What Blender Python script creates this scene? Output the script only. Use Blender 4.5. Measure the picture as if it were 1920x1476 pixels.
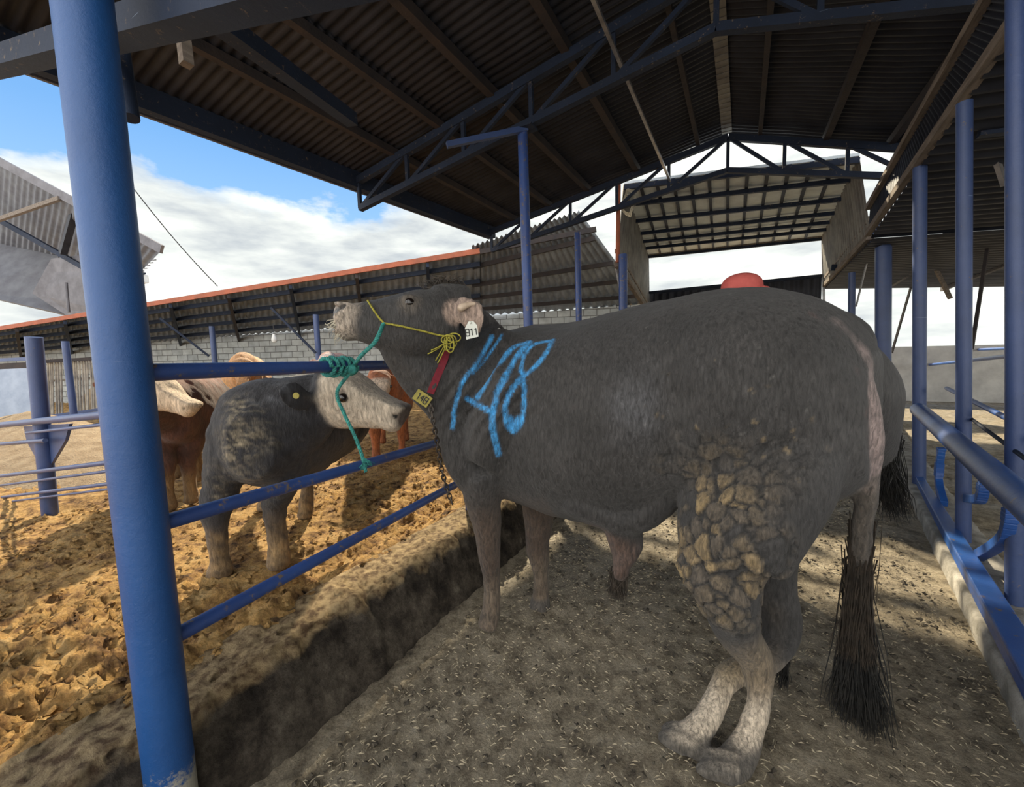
import bpy, bmesh, math, random
import numpy as np
from math import sin, cos, radians, pi, sqrt, tan, atan2
from mathutils import Vector, Matrix, noise
from mathutils.bvhtree import BVHTree
random.seed(7)
rng = np.random.default_rng(7)
for o in list(bpy.data.objects): bpy.data.objects.remove(o)
scn = bpy.context.scene
COL = scn.collection

# ------------------------------------------------------------------ camera
FPX, CX, CY, CAMH = 780.0, 960.0, 738.0, 1.35
yaw, pit, rol = radians(29.0), radians(-5.0), radians(1.6)
Fv = np.array([-sin(yaw)*cos(pit), cos(yaw)*cos(pit), sin(pit)])
r0 = np.array([cos(yaw), sin(yaw), 0.0]); u0 = np.cross(r0, Fv)
Rv = cos(rol)*r0 - sin(rol)*u0; Uv = cos(rol)*u0 + sin(rol)*r0
CP = np.array([0, 0, CAMH])
cam = bpy.data.objects.new('camera', bpy.data.cameras.new('camera')); COL.objects.link(cam)
cam.matrix_world = Matrix(((Rv[0], Uv[0], -Fv[0], 0), (Rv[1], Uv[1], -Fv[1], 0), (Rv[2], Uv[2], -Fv[2], CAMH), (0, 0, 0, 1)))
cam.data.sensor_fit = 'HORIZONTAL'; cam.data.sensor_width = 36; cam.data.lens = FPX/1920*36
cam.data.clip_start = 0.05; cam.data.clip_end = 400
scn.camera = cam
scn.view_settings.view_transform = 'Standard'; scn.view_settings.look = 'None'
scn.view_settings.gamma = 1; scn.view_settings.use_curve_mapping = False
scn.view_settings.exposure = 0.12

def ray(x, y): return Fv + Rv*(x-CX)/FPX - Uv*(y-CY)/FPX
def P(x, y, d): return CP + ray(x, y)*d
def G(x, y, z=0.0):
    v = ray(x, y); return CP + v*((z-CAMH)/v[2])
def PL(x, y, p, n):
    v = ray(x, y); n = np.array(n, float); return CP + v*(np.dot(np.array(p, float)-CP, n)/np.dot(v, n))
def PY(x, y, Y): return PL(x, y, (0, Y, 0), (0, 1, 0))
def PX(x, y, X): return PL(x, y, (X, 0, 0), (1, 0, 0))
A = lambda *a: np.array(a, float)

# ------------------------------------------------------------------ sky + sun
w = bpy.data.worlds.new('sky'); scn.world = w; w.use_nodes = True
nt = w.node_tree; nt.nodes.clear()
def N(t, typ, **k):
    n = t.nodes.new(typ)
    for a, b in k.items():
        if a == 'i':
            for q, v in b.items(): n.inputs[q].default_value = v
        else: setattr(n, a, b)
    return n
def ramp(t, stops, interp='LINEAR'):
    n = t.nodes.new('ShaderNodeValToRGB'); r = n.color_ramp; r.interpolation = interp
    while len(r.elements) < len(stops): r.elements.new(0.5)
    for e, (p, c) in zip(r.elements, stops):
        e.position = p; e.color = (c, c, c, 1) if not hasattr(c, '__len__') else (*c[:3], 1)
    return n
L = nt.links.new
tc = N(nt, 'ShaderNodeTexCoord')
sep = N(nt, 'ShaderNodeSeparateXYZ'); L(tc.outputs['Generated'], sep.inputs[0])
# blue that deepens upward
blue = ramp(nt, [(0.0, (.55, .70, .86)), (.16, (.38, .60, .86)), (.40, (.17, .38, .72)), (1.0, (.06, .20, .55))])
L(sep.outputs[2], blue.inputs[0])
mp = N(nt, 'ShaderNodeMapping', i={'Scale': (1.0, 1.0, 2.2), 'Location': (.35, .1, .0)}); L(tc.outputs['Generated'], mp.inputs[0])
cn = N(nt, 'ShaderNodeTexNoise', i={'Scale': 4.2, 'Detail': 12.0, 'Roughness': .58}); L(mp.outputs[0], cn.inputs['Vector'])
# cloud bank: dense near the horizon, opening above ~22 degrees
ad = N(nt, 'ShaderNodeMath', operation='MULTIPLY_ADD', i={1: -2.6, 2: 1.25}); L(sep.outputs[2], ad.inputs[0])
a2 = N(nt, 'ShaderNodeMath', operation='MULTIPLY_ADD', i={1: .62, 2: -.31}); L(cn.outputs[0], a2.inputs[0])
a3 = N(nt, 'ShaderNodeMath', operation='ADD'); L(ad.outputs[0], a3.inputs[0]); L(a2.outputs[0], a3.inputs[1])
xr_ = N(nt, 'ShaderNodeMapRange', i={1: -.68, 2: -.40, 3: 0, 4: .75}); L(sep.outputs[0], xr_.inputs[0])
a4 = N(nt, 'ShaderNodeMath', operation='ADD'); L(a3.outputs[0], a4.inputs[0]); L(xr_.outputs[0], a4.inputs[1]); a3 = a4
cm = ramp(nt, [(.40, 0), (.45, .75), (.54, 1)]); L(a3.outputs[0], cm.inputs[0])
mp2 = N(nt, 'ShaderNodeMapping', i={'Scale': (1.2, 1.2, 4.5)}); L(tc.outputs['Generated'], mp2.inputs[0])
cn2 = N(nt, 'ShaderNodeTexNoise', i={'Scale': 3.5, 'Detail': 8.0, 'Roughness': .55}); L(mp2.outputs[0], cn2.inputs['Vector'])
cc = ramp(nt, [(.34, (.46, .50, .53)), (.5, (.72, .75, .72)), (.64, (.98, .97, .90))]); L(cn2.outputs[0], cc.inputs[0])
mx = N(nt, 'ShaderNodeMix', data_type='RGBA'); L(cm.outputs[0], mx.inputs[0]); L(blue.outputs[0], mx.inputs[6]); L(cc.outputs[0], mx.inputs[7])
# added fill: sky behind the viewer brightened and warmed to lift the interior
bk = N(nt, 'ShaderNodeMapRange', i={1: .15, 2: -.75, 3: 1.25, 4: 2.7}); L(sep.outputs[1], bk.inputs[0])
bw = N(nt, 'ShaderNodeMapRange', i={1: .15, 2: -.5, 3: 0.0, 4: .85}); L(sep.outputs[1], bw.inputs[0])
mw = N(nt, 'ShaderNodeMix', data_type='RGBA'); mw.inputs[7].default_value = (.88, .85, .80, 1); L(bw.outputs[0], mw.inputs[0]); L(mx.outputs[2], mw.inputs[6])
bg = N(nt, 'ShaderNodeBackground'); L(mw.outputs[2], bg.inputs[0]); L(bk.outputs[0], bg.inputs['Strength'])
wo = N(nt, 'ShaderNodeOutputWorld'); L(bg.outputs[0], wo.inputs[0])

SAZ, SEL = radians(38), radians(35)      # sun: left of the aisle direction, behind the roof
sun = bpy.data.objects.new('sun', bpy.data.lights.new('sun', 'SUN')); COL.objects.link(sun)
sd = Vector((-sin(SAZ)*cos(SEL), cos(SAZ)*cos(SEL), sin(SEL)))
sun.rotation_euler = sd.to_track_quat('Z', 'Y').to_euler()
sun.data.energy = 9.0; sun.data.angle = radians(1.2); sun.data.color = (1.0, .86, .62)

# ------------------------------------------------------------------ materials
MAT = {}
def newmat(name):
    m = bpy.data.materials.new(name); m.use_nodes = True; t = m.node_tree
    b = t.nodes['Principled BSDF']; MAT[name] = m; return m, t, b
def bump(t, b, h, dist=.01, strength=1.0):
    n = N(t, 'ShaderNodeBump', i={'Strength': strength, 'Distance': dist}); t.links.new(h, n.inputs['Height']); t.links.new(n.outputs[0], b.inputs['Normal']); return n
def mat(name, col, col2=None, scale=8, rough=.6, metal=0, bscale=40, bdist=.003, spec=.4, lo=.35, hi=.65, stretch=(1, 1, 1), det=6):
    m, t, b = newmat(name)
    tcn = N(t, 'ShaderNodeTexCoord'); mpn = N(t, 'ShaderNodeMapping', i={'Scale': stretch}); t.links.new(tcn.outputs['Object'], mpn.inputs[0])
    n = N(t, 'ShaderNodeTexNoise', i={'Scale': scale, 'Detail': det, 'Roughness': .6}); t.links.new(mpn.outputs[0], n.inputs['Vector'])
    r = ramp(t, [(lo, col), (hi, col2 or tuple(c*.7 for c in col))]); t.links.new(n.outputs[0], r.inputs[0])
    t.links.new(r.outputs[0], b.inputs['Base Color'])
    b.inputs['Roughness'].default_value = rough; b.inputs['Metallic'].default_value = metal; b.inputs['Specular IOR Level'].default_value = spec
    n2 = N(t, 'ShaderNodeTexNoise', i={'Scale': bscale, 'Detail': 5}); t.links.new(mpn.outputs[0], n2.inputs['Vector'])
    if bdist: bump(t, b, n2.outputs[0], bdist)
    return m
def bluepaint(name, base, dark, rustamt=.62, dustz=None, rough=.38):
    m, t, b = newmat(name)
    g = N(t, 'ShaderNodeTexCoord'); geo = N(t, 'ShaderNodeNewGeometry')
    n = N(t, 'ShaderNodeTexNoise', i={'Scale': 2.5, 'Detail': 8, 'Roughness': .6}); t.links.new(geo.outputs['Position'], n.inputs['Vector'])
    r = ramp(t, [(.35, base), (.7, dark)]); t.links.new(n.outputs[0], r.inputs[0])
    n2 = N(t, 'ShaderNodeTexNoise', i={'Scale': 22, 'Detail': 10, 'Roughness': .75}); t.links.new(geo.outputs['Position'], n2.inputs['Vector'])
    r2 = ramp(t, [(rustamt, 0), (rustamt+.05, 1)]); t.links.new(n2.outputs[0], r2.inputs[0])
    mxx = N(t, 'ShaderNodeMix', data_type='RGBA'); mxx.inputs[7].default_value = (.16, .12, .085, 1)
    t.links.new(r2.outputs[0], mxx.inputs[0]); t.links.new(r.outputs[0], mxx.inputs[6])
    out = mxx.outputs[2]
    # thin pale horizontal scratches
    mps = N(t, 'ShaderNodeMapping', i={'Scale': (3, 3, 60), 'Rotation': (.12, .1, 0)}); t.links.new(geo.outputs['Position'], mps.inputs[0])
    ns = N(t, 'ShaderNodeTexNoise', i={'Scale': 2.2, 'Detail': 2}); t.links.new(mps.outputs[0], ns.inputs['Vector'])
    rs = ramp(t, [(.76, 0), (.79, .5)]); t.links.new(ns.outputs[0], rs.inputs[0])
    ms = N(t, 'ShaderNodeMix', data_type='RGBA'); ms.inputs[7].default_value = (.35, .45, .6, 1)
    t.links.new(rs.outputs[0], ms.inputs[0]); t.links.new(out, ms.inputs[6]); out = ms.outputs[2]
    if dustz:
        s = N(t, 'ShaderNodeSeparateXYZ'); t.links.new(geo.outputs['Position'], s.inputs[0])
        mr = N(t, 'ShaderNodeMapRange', i={1: dustz[0], 2: dustz[1], 3: 1.15, 4: 0}); t.links.new(s.outputs[2], mr.inputs[0])
        n3 = N(t, 'ShaderNodeTexNoise', i={'Scale': 45, 'Detail': 8, 'Roughness': .8}); t.links.new(geo.outputs['Position'], n3.inputs['Vector'])
        mm = N(t, 'ShaderNodeMath', operation='ADD'); t.links.new(mr.outputs[0], mm.inputs[0]); t.links.new(n3.outputs[0], mm.inputs[1])
        rr = ramp(t, [(.85, 0), (1.0, 1)]); t.links.new(mm.outputs[0], rr.inputs[0])
        m3 = N(t, 'ShaderNodeMix', data_type='RGBA'); m3.inputs[7].default_value = (.36, .34, .28, 1)
        t.links.new(rr.outputs[0], m3.inputs[0]); t.links.new(out, m3.inputs[6]); out = m3.outputs[2]
    t.links.new(out, b.inputs['Base Color'])
    b.inputs['Roughness'].default_value = rough; b.inputs['Specular IOR Level'].default_value = .55 if rough < .5 else .25
    bump(t, b, n2.outputs[0], .0025)
    return m
bluepaint('blue_post', (.013, .082, .27), (.010, .062, .21), .68, (.0, .33))
bluepaint('blue_rail', (.03, .075, .26), (.025, .05, .17), .56)
bluepaint('blue_far', (.05, .085, .22), (.035, .06, .15), .62)
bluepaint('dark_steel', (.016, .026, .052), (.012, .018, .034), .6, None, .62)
bluepaint('blue_feed', (.02, .10, .36), (.015, .06, .25), .60, (.0, .10))
mat('rust_steel', (.045, .034, .031), (.026, .023, .025), 6, .75)
mat('orange_steel', (.42, .12, .06), (.28, .09, .05), 5, .7)
mat('bright_steel', (.55, .55, .55), (.3, .3, .32), 9, .35, .8)
mat('old_timber', (.24, .20, .165), (.12, .10, .085), 7, .85, 0, 50, .004, .2, .35, .65, (4, .4, 4))
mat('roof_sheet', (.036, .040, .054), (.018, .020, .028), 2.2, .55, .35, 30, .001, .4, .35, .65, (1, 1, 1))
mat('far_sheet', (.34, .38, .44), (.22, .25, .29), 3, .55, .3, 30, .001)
mat('fascia_metal', (.15, .145, .16), (.10, .095, .105), 3, .5, .4)
mat('soffit_panel', (.70, .78, .82), (.54, .60, .64), 3, .7)
mat('grey_side_sheet', (.26, .25, .22), (.14, .13, .12), 3, .6, .2)
mat('barn_sheet', (.13, .135, .15), (.085, .085, .10), 2, .6, .2)
mat('concrete', (.25, .23, .185), (.085, .075, .06), 5, .95, 0, 60, .012, .15, .33, .66)
mat('kerb_concrete', (.42, .40, .36), (.20, .19, .165), 9, .9, 0, 70, .004, .2)
mat('wire', (.03, .03, .03), None, 5, .6)
mat('cream_cable', (.6, .55, .42), (.4, .37, .3), 5, .6)
mat('lamp_white', (.75, .75, .72), (.6, .6, .58), 4, .3)
mat('blue_wall', (.40, .47, .58), (.28, .34, .45), 3, .7)
mat('pale_wall', (.62, .62, .60), (.45, .45, .44), 3, .8)
mat('stick', (.40, .36, .30), (.2, .18, .16), 6, .8)
mat('green_rope', (.05, .30, .26), (.02, .14, .13), 60, .8)
mat('yellow_rope', (.42, .38, .06), (.24, .21, .03), 60, .8)
mat('red_strap', (.20, .012, .025), (.11, .01, .018), 30, .8)
mat('tag_yellow', (.34, .29, .06), (.20, .17, .04), 25, .7)
mat('tag_white', (.72, .74, .68), (.6, .62, .56), 10, .5)
mat('tag_ink', (.02, .02, .02), None, 10, .6)
mat('chain_metal', (.10, .085, .07), (.05, .04, .035), 30, .5, .7)
mat('horn', (.62, .50, .38), (.4, .3, .22), 12, .5)
mat('horn_tip', (.06, .06, .07), None, 12, .4)
mat('eye', (.008, .006, .006), (.012, .008, .006), 5, .08, 0, 5, 0, .8)
mat('hair_dark', (.016, .017, .018), (.04, .038, .034), 30, .55, 0, 30, 0)
mat('hair_brown', (.07, .055, .042), (.035, .03, .025), 30, .6, 0, 30, 0)
mat('red_cap', (.60, .13, .11), (.48, .09, .08), 12, .8)
mat('skin', (.45, .26, .18), (.38, .21, .15), 8, .55)
mat('workwear', (.05, .07, .12), (.03, .04, .07), 8, .9)
mat('straw', (.44, .38, .27), (.30, .25, .17), 20, .9, 0, 30, 0)
mat('dry_feed', (.42, .32, .20), (.28, .20, .12), 7, .95, 0, 60, .03, .1)

mat('dark_dung', (.05, .042, .032), (.13, .11, .08), 20, .95)
# brick / block wall
def blockmat(name, c1, c2, mortar, sc):
    m, t, b = newmat(name)
    tcn = N(t, 'ShaderNodeTexCoord')
    br = N(t, 'ShaderNodeTexBrick', i={'Color1': (*c1, 1), 'Color2': (*c2, 1), 'Mortar': (*mortar, 1), 'Scale': sc, 'Mortar Size': .03, 'Row Height': .5, 'Brick Width': 1.0})
    t.links.new(tcn.outputs['UV'], br.inputs['Vector'])
    n = N(t, 'ShaderNodeTexNoise', i={'Scale': 4, 'Detail': 6}); t.links.new(tcn.outputs['Object'], n.inputs['Vector'])
    mxx = N(t, 'ShaderNodeMix', data_type='RGBA', blend_type='MULTIPLY'); mxx.inputs[0].default_value = .6
    r = ramp(t, [(.3, .55), (.7, 1.2)]); t.links.new(n.outputs[0], r.inputs[0])
    t.links.new(br.outputs[0], mxx.inputs[6]); t.links.new(r.outputs[0], mxx.inputs[7]); t.links.new(mxx.outputs[2], b.inputs['Base Color'])
    b.inputs['Roughness'].default_value = .9; bump(t, b, br.outputs[1], -.01)
blockmat('block_wall', (.56, .60, .60), (.44, .48, .50), (.20, .21, .21), 1.0)

# earth / manure: colour from noise of several sizes
def earthmat(name, stops, sc, fine, bd, straw=None, wet=None):
    m, t, b = newmat(name)
    geo = N(t, 'ShaderNodeNewGeometry')
    n = N(t, 'ShaderNodeTexNoise', i={'Scale': sc, 'Detail': 12, 'Roughness': .68}); t.links.new(geo.outputs['Position'], n.inputs['Vector'])
    r = ramp(t, stops); t.links.new(n.outputs[0], r.inputs[0]); out = r.outputs[0]
    n2 = N(t, 'ShaderNodeTexNoise', i={'Scale': fine, 'Detail': 10, 'Roughness': .75}); t.links.new(geo.outputs['Position'], n2.inputs['Vector'])
    r2 = ramp(t, [(.35, .55), (.65, 1.3)]); t.links.new(n2.outputs[0], r2.inputs[0])
    mxx = N(t, 'ShaderNodeMix', data_type='RGBA', blend_type='MULTIPLY'); mxx.inputs[0].default_value = .8
    t.links.new(out, mxx.inputs[6]); t.links.new(r2.outputs[0], mxx.inputs[7]); out = mxx.outputs[2]
    hgt = n2.outputs[0]
    if straw:
        mps = N(t, 'ShaderNodeMapping', i={'Scale': (1, 1, 1)}); t.links.new(geo.outputs['Position'], mps.inputs[0])
        v = N(t, 'ShaderNodeTexVoronoi', i={'Scale': straw[0]}); v.feature = 'F1'
        nd = N(t, 'ShaderNodeTexNoise', i={'Scale': 30, 'Detail': 3}); t.links.new(mps.outputs[0], nd.inputs['Vector'])
        mxv = N(t, 'ShaderNodeMix', data_type='RGBA', blend_type='ADD'); mxv.inputs[0].default_value = .25
        t.links.new(mps.outputs[0], mxv.inputs[6]); t.links.new(nd.outputs[1], mxv.inputs[7]); t.links.new(mxv.outputs[2], v.inputs['Vector'])
        rs = ramp(t, [(.16, 1), (.3, 0)]); t.links.new(v.outputs[0], rs.inputs[0])
        mx2 = N(t, 'ShaderNodeMix', data_type='RGBA'); mx2.inputs[7].default_value = (*straw[1], 1)
        t.links.new(rs.outputs[0], mx2.inputs[0]); t.links.new(out, mx2.inputs[6]); out = mx2.outputs[2]
    t.links.new(out, b.inputs['Base Color'])
    b.inputs['Roughness'].default_value = .9; b.inputs['Specular IOR Level'].default_value = .25
    bump(t, b, hgt, bd)
    return m, t, b
earthmat('pen_earth', [(.32, (.045, .024, .014)), (.41, (.32, .175, .07)), (.53, (.70, .42, .15)), (.70, (.80, .55, .25))], 9, 48, .05)
earthmat('aisle_earth', [(.32, (.10, .078, .052)), (.43, (.32, .26, .175)), (.56, (.56, .47, .33)), (.72, (.70, .62, .48))], 13, 75, .03, (120, (.42, .38, .28)))

m, t, b = earthmat('curb_concrete', [(.32, (.018, .014, .011)), (.46, (.06, .048, .036)), (.60, (.15, .125, .095)), (.74, (.30, .26, .20))], 6, 45, .03)
# dung and straw trodden onto its top edge
bc = b.inputs['Base Color'].links[0].from_socket
geo = N(t, 'ShaderNodeNewGeometry'); sx = N(t, 'ShaderNodeSeparateXYZ'); t.links.new(geo.outputs['Position'], sx.inputs[0])
nz3 = N(t, 'ShaderNodeTexNoise', i={'Scale': 7, 'Detail': 8}); t.links.new(geo.outputs['Position'], nz3.inputs['Vector'])
ma = N(t, 'ShaderNodeMath', operation='MULTIPLY_ADD', i={1: .16}); t.links.new(nz3.outputs[0], ma.inputs[0]); t.links.new(sx.outputs[2], ma.inputs[2])
mr = N(t, 'ShaderNodeMapRange', i={1: .315, 2: .345, 3: 0, 4: .85}); t.links.new(ma.outputs[0], mr.inputs[0])
m2 = N(t, 'ShaderNodeMix', data_type='RGBA'); t.links.new(mr.outputs[0], m2.inputs[0]); t.links.new(bc, m2.inputs[6])
cr_ = ramp(t, [(.35, (.15, .09, .045)), (.6, (.56, .41, .22))]); nz4 = N(t, 'ShaderNodeTexNoise', i={'Scale': 30, 'Detail': 8}); t.links.new(geo.outputs['Position'], nz4.inputs['Vector']); t.links.new(nz4.outputs[0], cr_.inputs[0]); t.links.new(cr_.outputs[0], m2.inputs[7])
t.links.new(m2.outputs[2], b.inputs['Base Color'])

# damp patches of the aisle floor are smoother and catch the light of the far opening
ta = MAT['aisle_earth'].node_tree; ba = ta.nodes['Principled BSDF']; ga = N(ta, 'ShaderNodeNewGeometry')
na = N(ta, 'ShaderNodeTexNoise', i={'Scale': 2.6, 'Detail': 6}); ta.links.new(ga.outputs['Position'], na.inputs['Vector'])
ra = ramp(ta, [(.40, .85), (.60, .42)]); ta.links.new(na.outputs[0], ra.inputs[0]); ta.links.new(ra.outputs[0], ba.inputs['Roughness']); ba.inputs['Specular IOR Level'].default_value = .6

# fur: colour attribute x fine noise
def furmat(name, rough=.6, bd=.006, sc=95, spec=.35, var=(.55, 1.5)):
    m, t, b = newmat(name)
    at = N(t, 'ShaderNodeAttribute', attribute_name='Col')
    geo = N(t, 'ShaderNodeNewGeometry')
    mps = N(t, 'ShaderNodeMapping', i={'Scale': (1, 1, .28), 'Rotation': (.25, .35, .2)}); t.links.new(geo.outputs['Position'], mps.inputs[0])
    n = N(t, 'ShaderNodeTexNoise', i={'Scale': sc, 'Detail': 6, 'Roughness': .7, 'Distortion': .6}); t.links.new(mps.outputs[0], n.inputs['Vector'])
    r = ramp(t, [(.36, var[0]), (.66, var[1])]); t.links.new(n.outputs[0], r.inputs[0])
    mxx = N(t, 'ShaderNodeMix', data_type='RGBA', blend_type='MULTIPLY'); mxx.inputs[0].default_value = 1
    t.links.new(at.outputs[0], mxx.inputs[6]); t.links.new(r.outputs[0], mxx.inputs[7])
    t.links.new(mxx.outputs[2], b.inputs['Base Color'])
    b.inputs['Roughness'].default_value = rough; b.inputs['Specular IOR Level'].default_value = spec
    b.inputs['Sheen Weight'].default_value = .15; b.inputs['Sheen Roughness'].default_value = .5
    bump(t, b, n.outputs[0], bd)
furmat('bull_hide', .52, .008, 95, .45, (.42, 1.75)); furmat('cattle_hide', .75, .012, 55, .25, (.6, 1.4))

# ------------------------------------------------------------------ object helpers
def link(name, me, m, parent=None, smooth=True, origin=None):
    if m:
        me.materials.append(MAT[m] if isinstance(m, str) else m)
    if smooth:
        me.polygons.foreach_set('use_smooth', [True]*len(me.polygons))
    o = bpy.data.objects.new(name, me); COL.objects.link(o)
    off = Vector(parent['_o']) if parent is not None else None
    if parent is not None:
        me.transform(Matrix.Translation(-off)); o.parent = parent; o['_o'] = tuple(off)
    else:
        if origin is None:
            co = np.empty(len(me.vertices)*3, np.float32); me.vertices.foreach_get('co', co); co = co.reshape(-1, 3)
            mn, mxv = co.min(0), co.max(0); origin = ((mn[0]+mxv[0])/2, (mn[1]+mxv[1])/2, mn[2])
        origin = tuple(float(v) for v in origin)
        me.transform(Matrix.Translation(-Vector(origin))); o.location = origin; o['_o'] = origin
    return o
def clean_meta():
    for o in bpy.data.objects:
        if '_o' in o: del o['_o']
def empty(name, loc, label=None, cat=None, group=None):
    o = bpy.data.objects.new(name, None); COL.objects.link(o); loc = tuple(float(v) for v in loc)
    o.location = loc; o.empty_display_size = .1; o['_o'] = loc
    tag(o, label, cat, group); return o
def tag(o, label=None, cat=None, group=None, kind=None):
    if label: o['label'] = label
    if cat: o['category'] = cat
    if group: o['group'] = group
    if kind: o['kind'] = kind
    return o
class MB:
    def __init__(s): s.v = []; s.f = []
    def add(s, v, f):
        b = len(s.v); s.v += [tuple(map(float, q)) for q in v]; s.f += [tuple(b+i for i in q) for q in f]; return s
    def box(s, c, sx, sy, sz, X=(1, 0, 0), Y=(0, 1, 0), Z=(0, 0, 1)):
        c = A(*c); X = A(*X)*sx/2; Y = A(*Y)*sy/2; Z = A(*Z)*sz/2
        return s.add([c+a*X+b*Y+d*Z for a in (-1, 1) for b in (-1, 1) for d in (-1, 1)],
              [(0, 1, 3, 2), (4, 6, 7, 5), (0, 4, 5, 1), (2, 3, 7, 6), (0, 2, 6, 4), (1, 5, 7, 3)])
    def bar(s, p, q, wd, ht, up=(0, 0, 1)):
        p = A(*p); q = A(*q); d = q-p; ln = np.linalg.norm(d); d = d/ln; up = A(*up)
        if abs(d@up) > .98: up = A(1, 0, 0)
        sd_ = np.cross(d, up); sd_ /= np.linalg.norm(sd_); u = np.cross(sd_, d)
        return s.box((p+q)/2, ln, wd, ht, d, sd_, u)
    def tube(s, pts, r, n=12, cap=True):
        pts = [A(*p) for p in pts]; rs = r if hasattr(r, '__len__') else [r]*len(pts)
        vs = []; fs = []; prev = None
        for i, p in enumerate(pts):
            d = pts[min(i+1, len(pts)-1)]-pts[max(i-1, 0)]; d = d/(np.linalg.norm(d)+1e-9)
            if prev is None:
                a = np.cross(d, A(0, 0, 1) if abs(d[2]) < .9 else A(1, 0, 0))
            else:
                a = prev-d*(prev@d)
            a /= np.linalg.norm(a)+1e-9; prev = a; b = np.cross(d, a)
            for k in range(n):
                t = 2*pi*k/n; vs.append(p+rs[i]*(cos(t)*a+sin(t)*b))
        for i in range(len(pts)-1):
            for k in range(n):
                fs.append((i*n+k, i*n+(k+1) % n, (i+1)*n+(k+1) % n, (i+1)*n+k))
        if cap: fs += [tuple(range(n))[::-1], tuple((len(pts)-1)*n+k for k in range(n))]
        return s.add(vs, fs)
    def build(s, name, m, parent=None, smooth=False, bevel=0, origin=None):
        me = bpy.data.meshes.new(name); me.from_pydata(s.v, [], s.f); me.update()
        o = link(name, me, m, parent, smooth, origin)
        if bevel:
            md = o.modifiers.new('bevel', 'BEVEL'); md.width = bevel; md.segments = 2; md.limit_method = 'ANGLE'
        if smooth:
            me.set_sharp_from_angle(angle=radians(50))
        return o
def crom(pts, n):
    pts = [A(*p) for p in pts]; out = []
    for i in range(len(pts)-1):
        p0, p1, p2, p3 = pts[max(i-1, 0)], pts[i], pts[i+1], pts[min(i+2, len(pts)-1)]
        for k in range(n):
            t = k/n; out.append(.5*((2*p1)+(-p0+p2)*t+(2*p0-5*p1+4*p2-p3)*t*t+(-p0+3*p1-3*p2+p3)*t**3))
    out.append(pts[-1]); return out
def perlin(x, y, seed=0):
    r = np.random.default_rng(seed); g = r.uniform(0, 2*pi, (256, 256))
    xi = np.floor(x).astype(int); yi = np.floor(y).astype(int); xf = x-xi; yf = y-yi
    u = xf*xf*xf*(xf*(xf*6-15)+10); v = yf*yf*yf*(yf*(yf*6-15)+10)
    def gr(a, b, dx, dy):
        t = g[a & 255, b & 255]; return np.cos(t)*dx+np.sin(t)*dy
    n00 = gr(xi, yi, xf, yf); n10 = gr(xi+1, yi, xf-1, yf); n01 = gr(xi, yi+1, xf, yf-1); n11 = gr(xi+1, yi+1, xf-1, yf-1)
    return (n00*(1-u)+n10*u)*(1-v)+(n01*(1-u)+n11*u)*v
def fbm(x, y, sc, octv=5, seed=0, rough=.5):
    s = 0; a = 1
    for k in range(octv):
        s = s+a*perlin(x*sc+17.3*k, y*sc-9.1*k, seed+k); a *= rough; sc *= 2.03
    return s
def gridmesh(name, X, Y, Z, m, parent=None, smooth=True):
    h, wd = X.shape; v = np.stack([X, Y, Z], -1).reshape(-1, 3)
    idx = np.arange(h*wd).reshape(h, wd)
    f = np.stack([idx[:-1, :-1], idx[:-1, 1:], idx[1:, 1:], idx[1:, :-1]], -1).reshape(-1, 4)
    me = bpy.data.meshes.new(name); me.from_pydata(v.tolist(), [], f.tolist()); me.update()
    return link(name, me, m, parent, smooth)


# ================================================================== SETTING
PENZ = .17
# pen ground: fine close to the camera, coarser away; clods and hoof prints are real relief
def axis_steps(a, b, d0, g):
    out = [a]; d = d0
    while out[-1] < b: out.append(out[-1]+d); d *= g
    return np.array(out)
def sst(x, a, b):
    t = np.clip((x-a)/(b-a), 0, 1); return t*t*(3-2*t)
def penheight(X, Y, fine=True):
    n1 = fbm(X, Y, .8, 3, 3); n2 = fbm(X, Y, 4.5, 4, 11, .6)
    h = PENZ+.05*n1+.032*n2
    if fine:
        n3 = fbm(X, Y, 20, 4, 21, .7); cl = np.abs(fbm(X, Y, 7, 4, 31, .65))
        near = np.clip(1-(np.hypot(X+2, Y-1)-1)/7, .3, 1)
        n4 = fbm(X, Y, 42, 3, 25, .7)
        h = h+near*(.010*n4+.022*n3+.035*np.clip(cl-.12, 0, 1)-.02*np.clip(.1-cl, 0, .1)*6)*(.45+.9*sst(fbm(X, Y, .9, 2, 71), -.25, .3))
    # manure packed up against the kerb wall
    h = h+(.13*np.exp(-((X+1.78)/.16)**2))*(1+.5*fbm(X, Y, 2.2, 3, 5))
    h = h-.07*np.exp(-((X+2.15)/.16)**2)
    return h
xs = -1.58-axis_steps(0, 30, .011, 1.0108); ys = np.concatenate([-axis_steps(0, 4, .02, 1.05)[1:][::-1], axis_steps(0, 24, .012, 1.0088)])
X, Y = np.meshgrid(xs[::-1], ys)
o = gridmesh('pen_floor', X, Y, penheight(X, Y), 'pen_earth'); o.name = 'floor'; tag(o, 'golden brown trodden manure ground of the open pen', kind='structure')
# aisle floor
xs = np.concatenate([np.arange(-1.75, 2.2, .016), 2.2+axis_steps(.016, 20, .05, 1.12)]); ys = np.concatenate([-axis_steps(0, 5, .03, 1.1)[1:][::-1], axis_steps(0, 26, .014, 1.012)])
X, Y = np.meshgrid(xs, ys)
Z = .010*fbm(X, Y, 2.2, 3, 41)+.010*fbm(X, Y, 10, 5, 43, .7)+.006*np.abs(fbm(X, Y, 32, 3, 47, .7))-.012
o = gridmesh('floor', X, Y, Z, 'aisle_earth'); tag(o, 'trampled straw and dung covered aisle floor under the bull', kind='structure')

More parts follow.
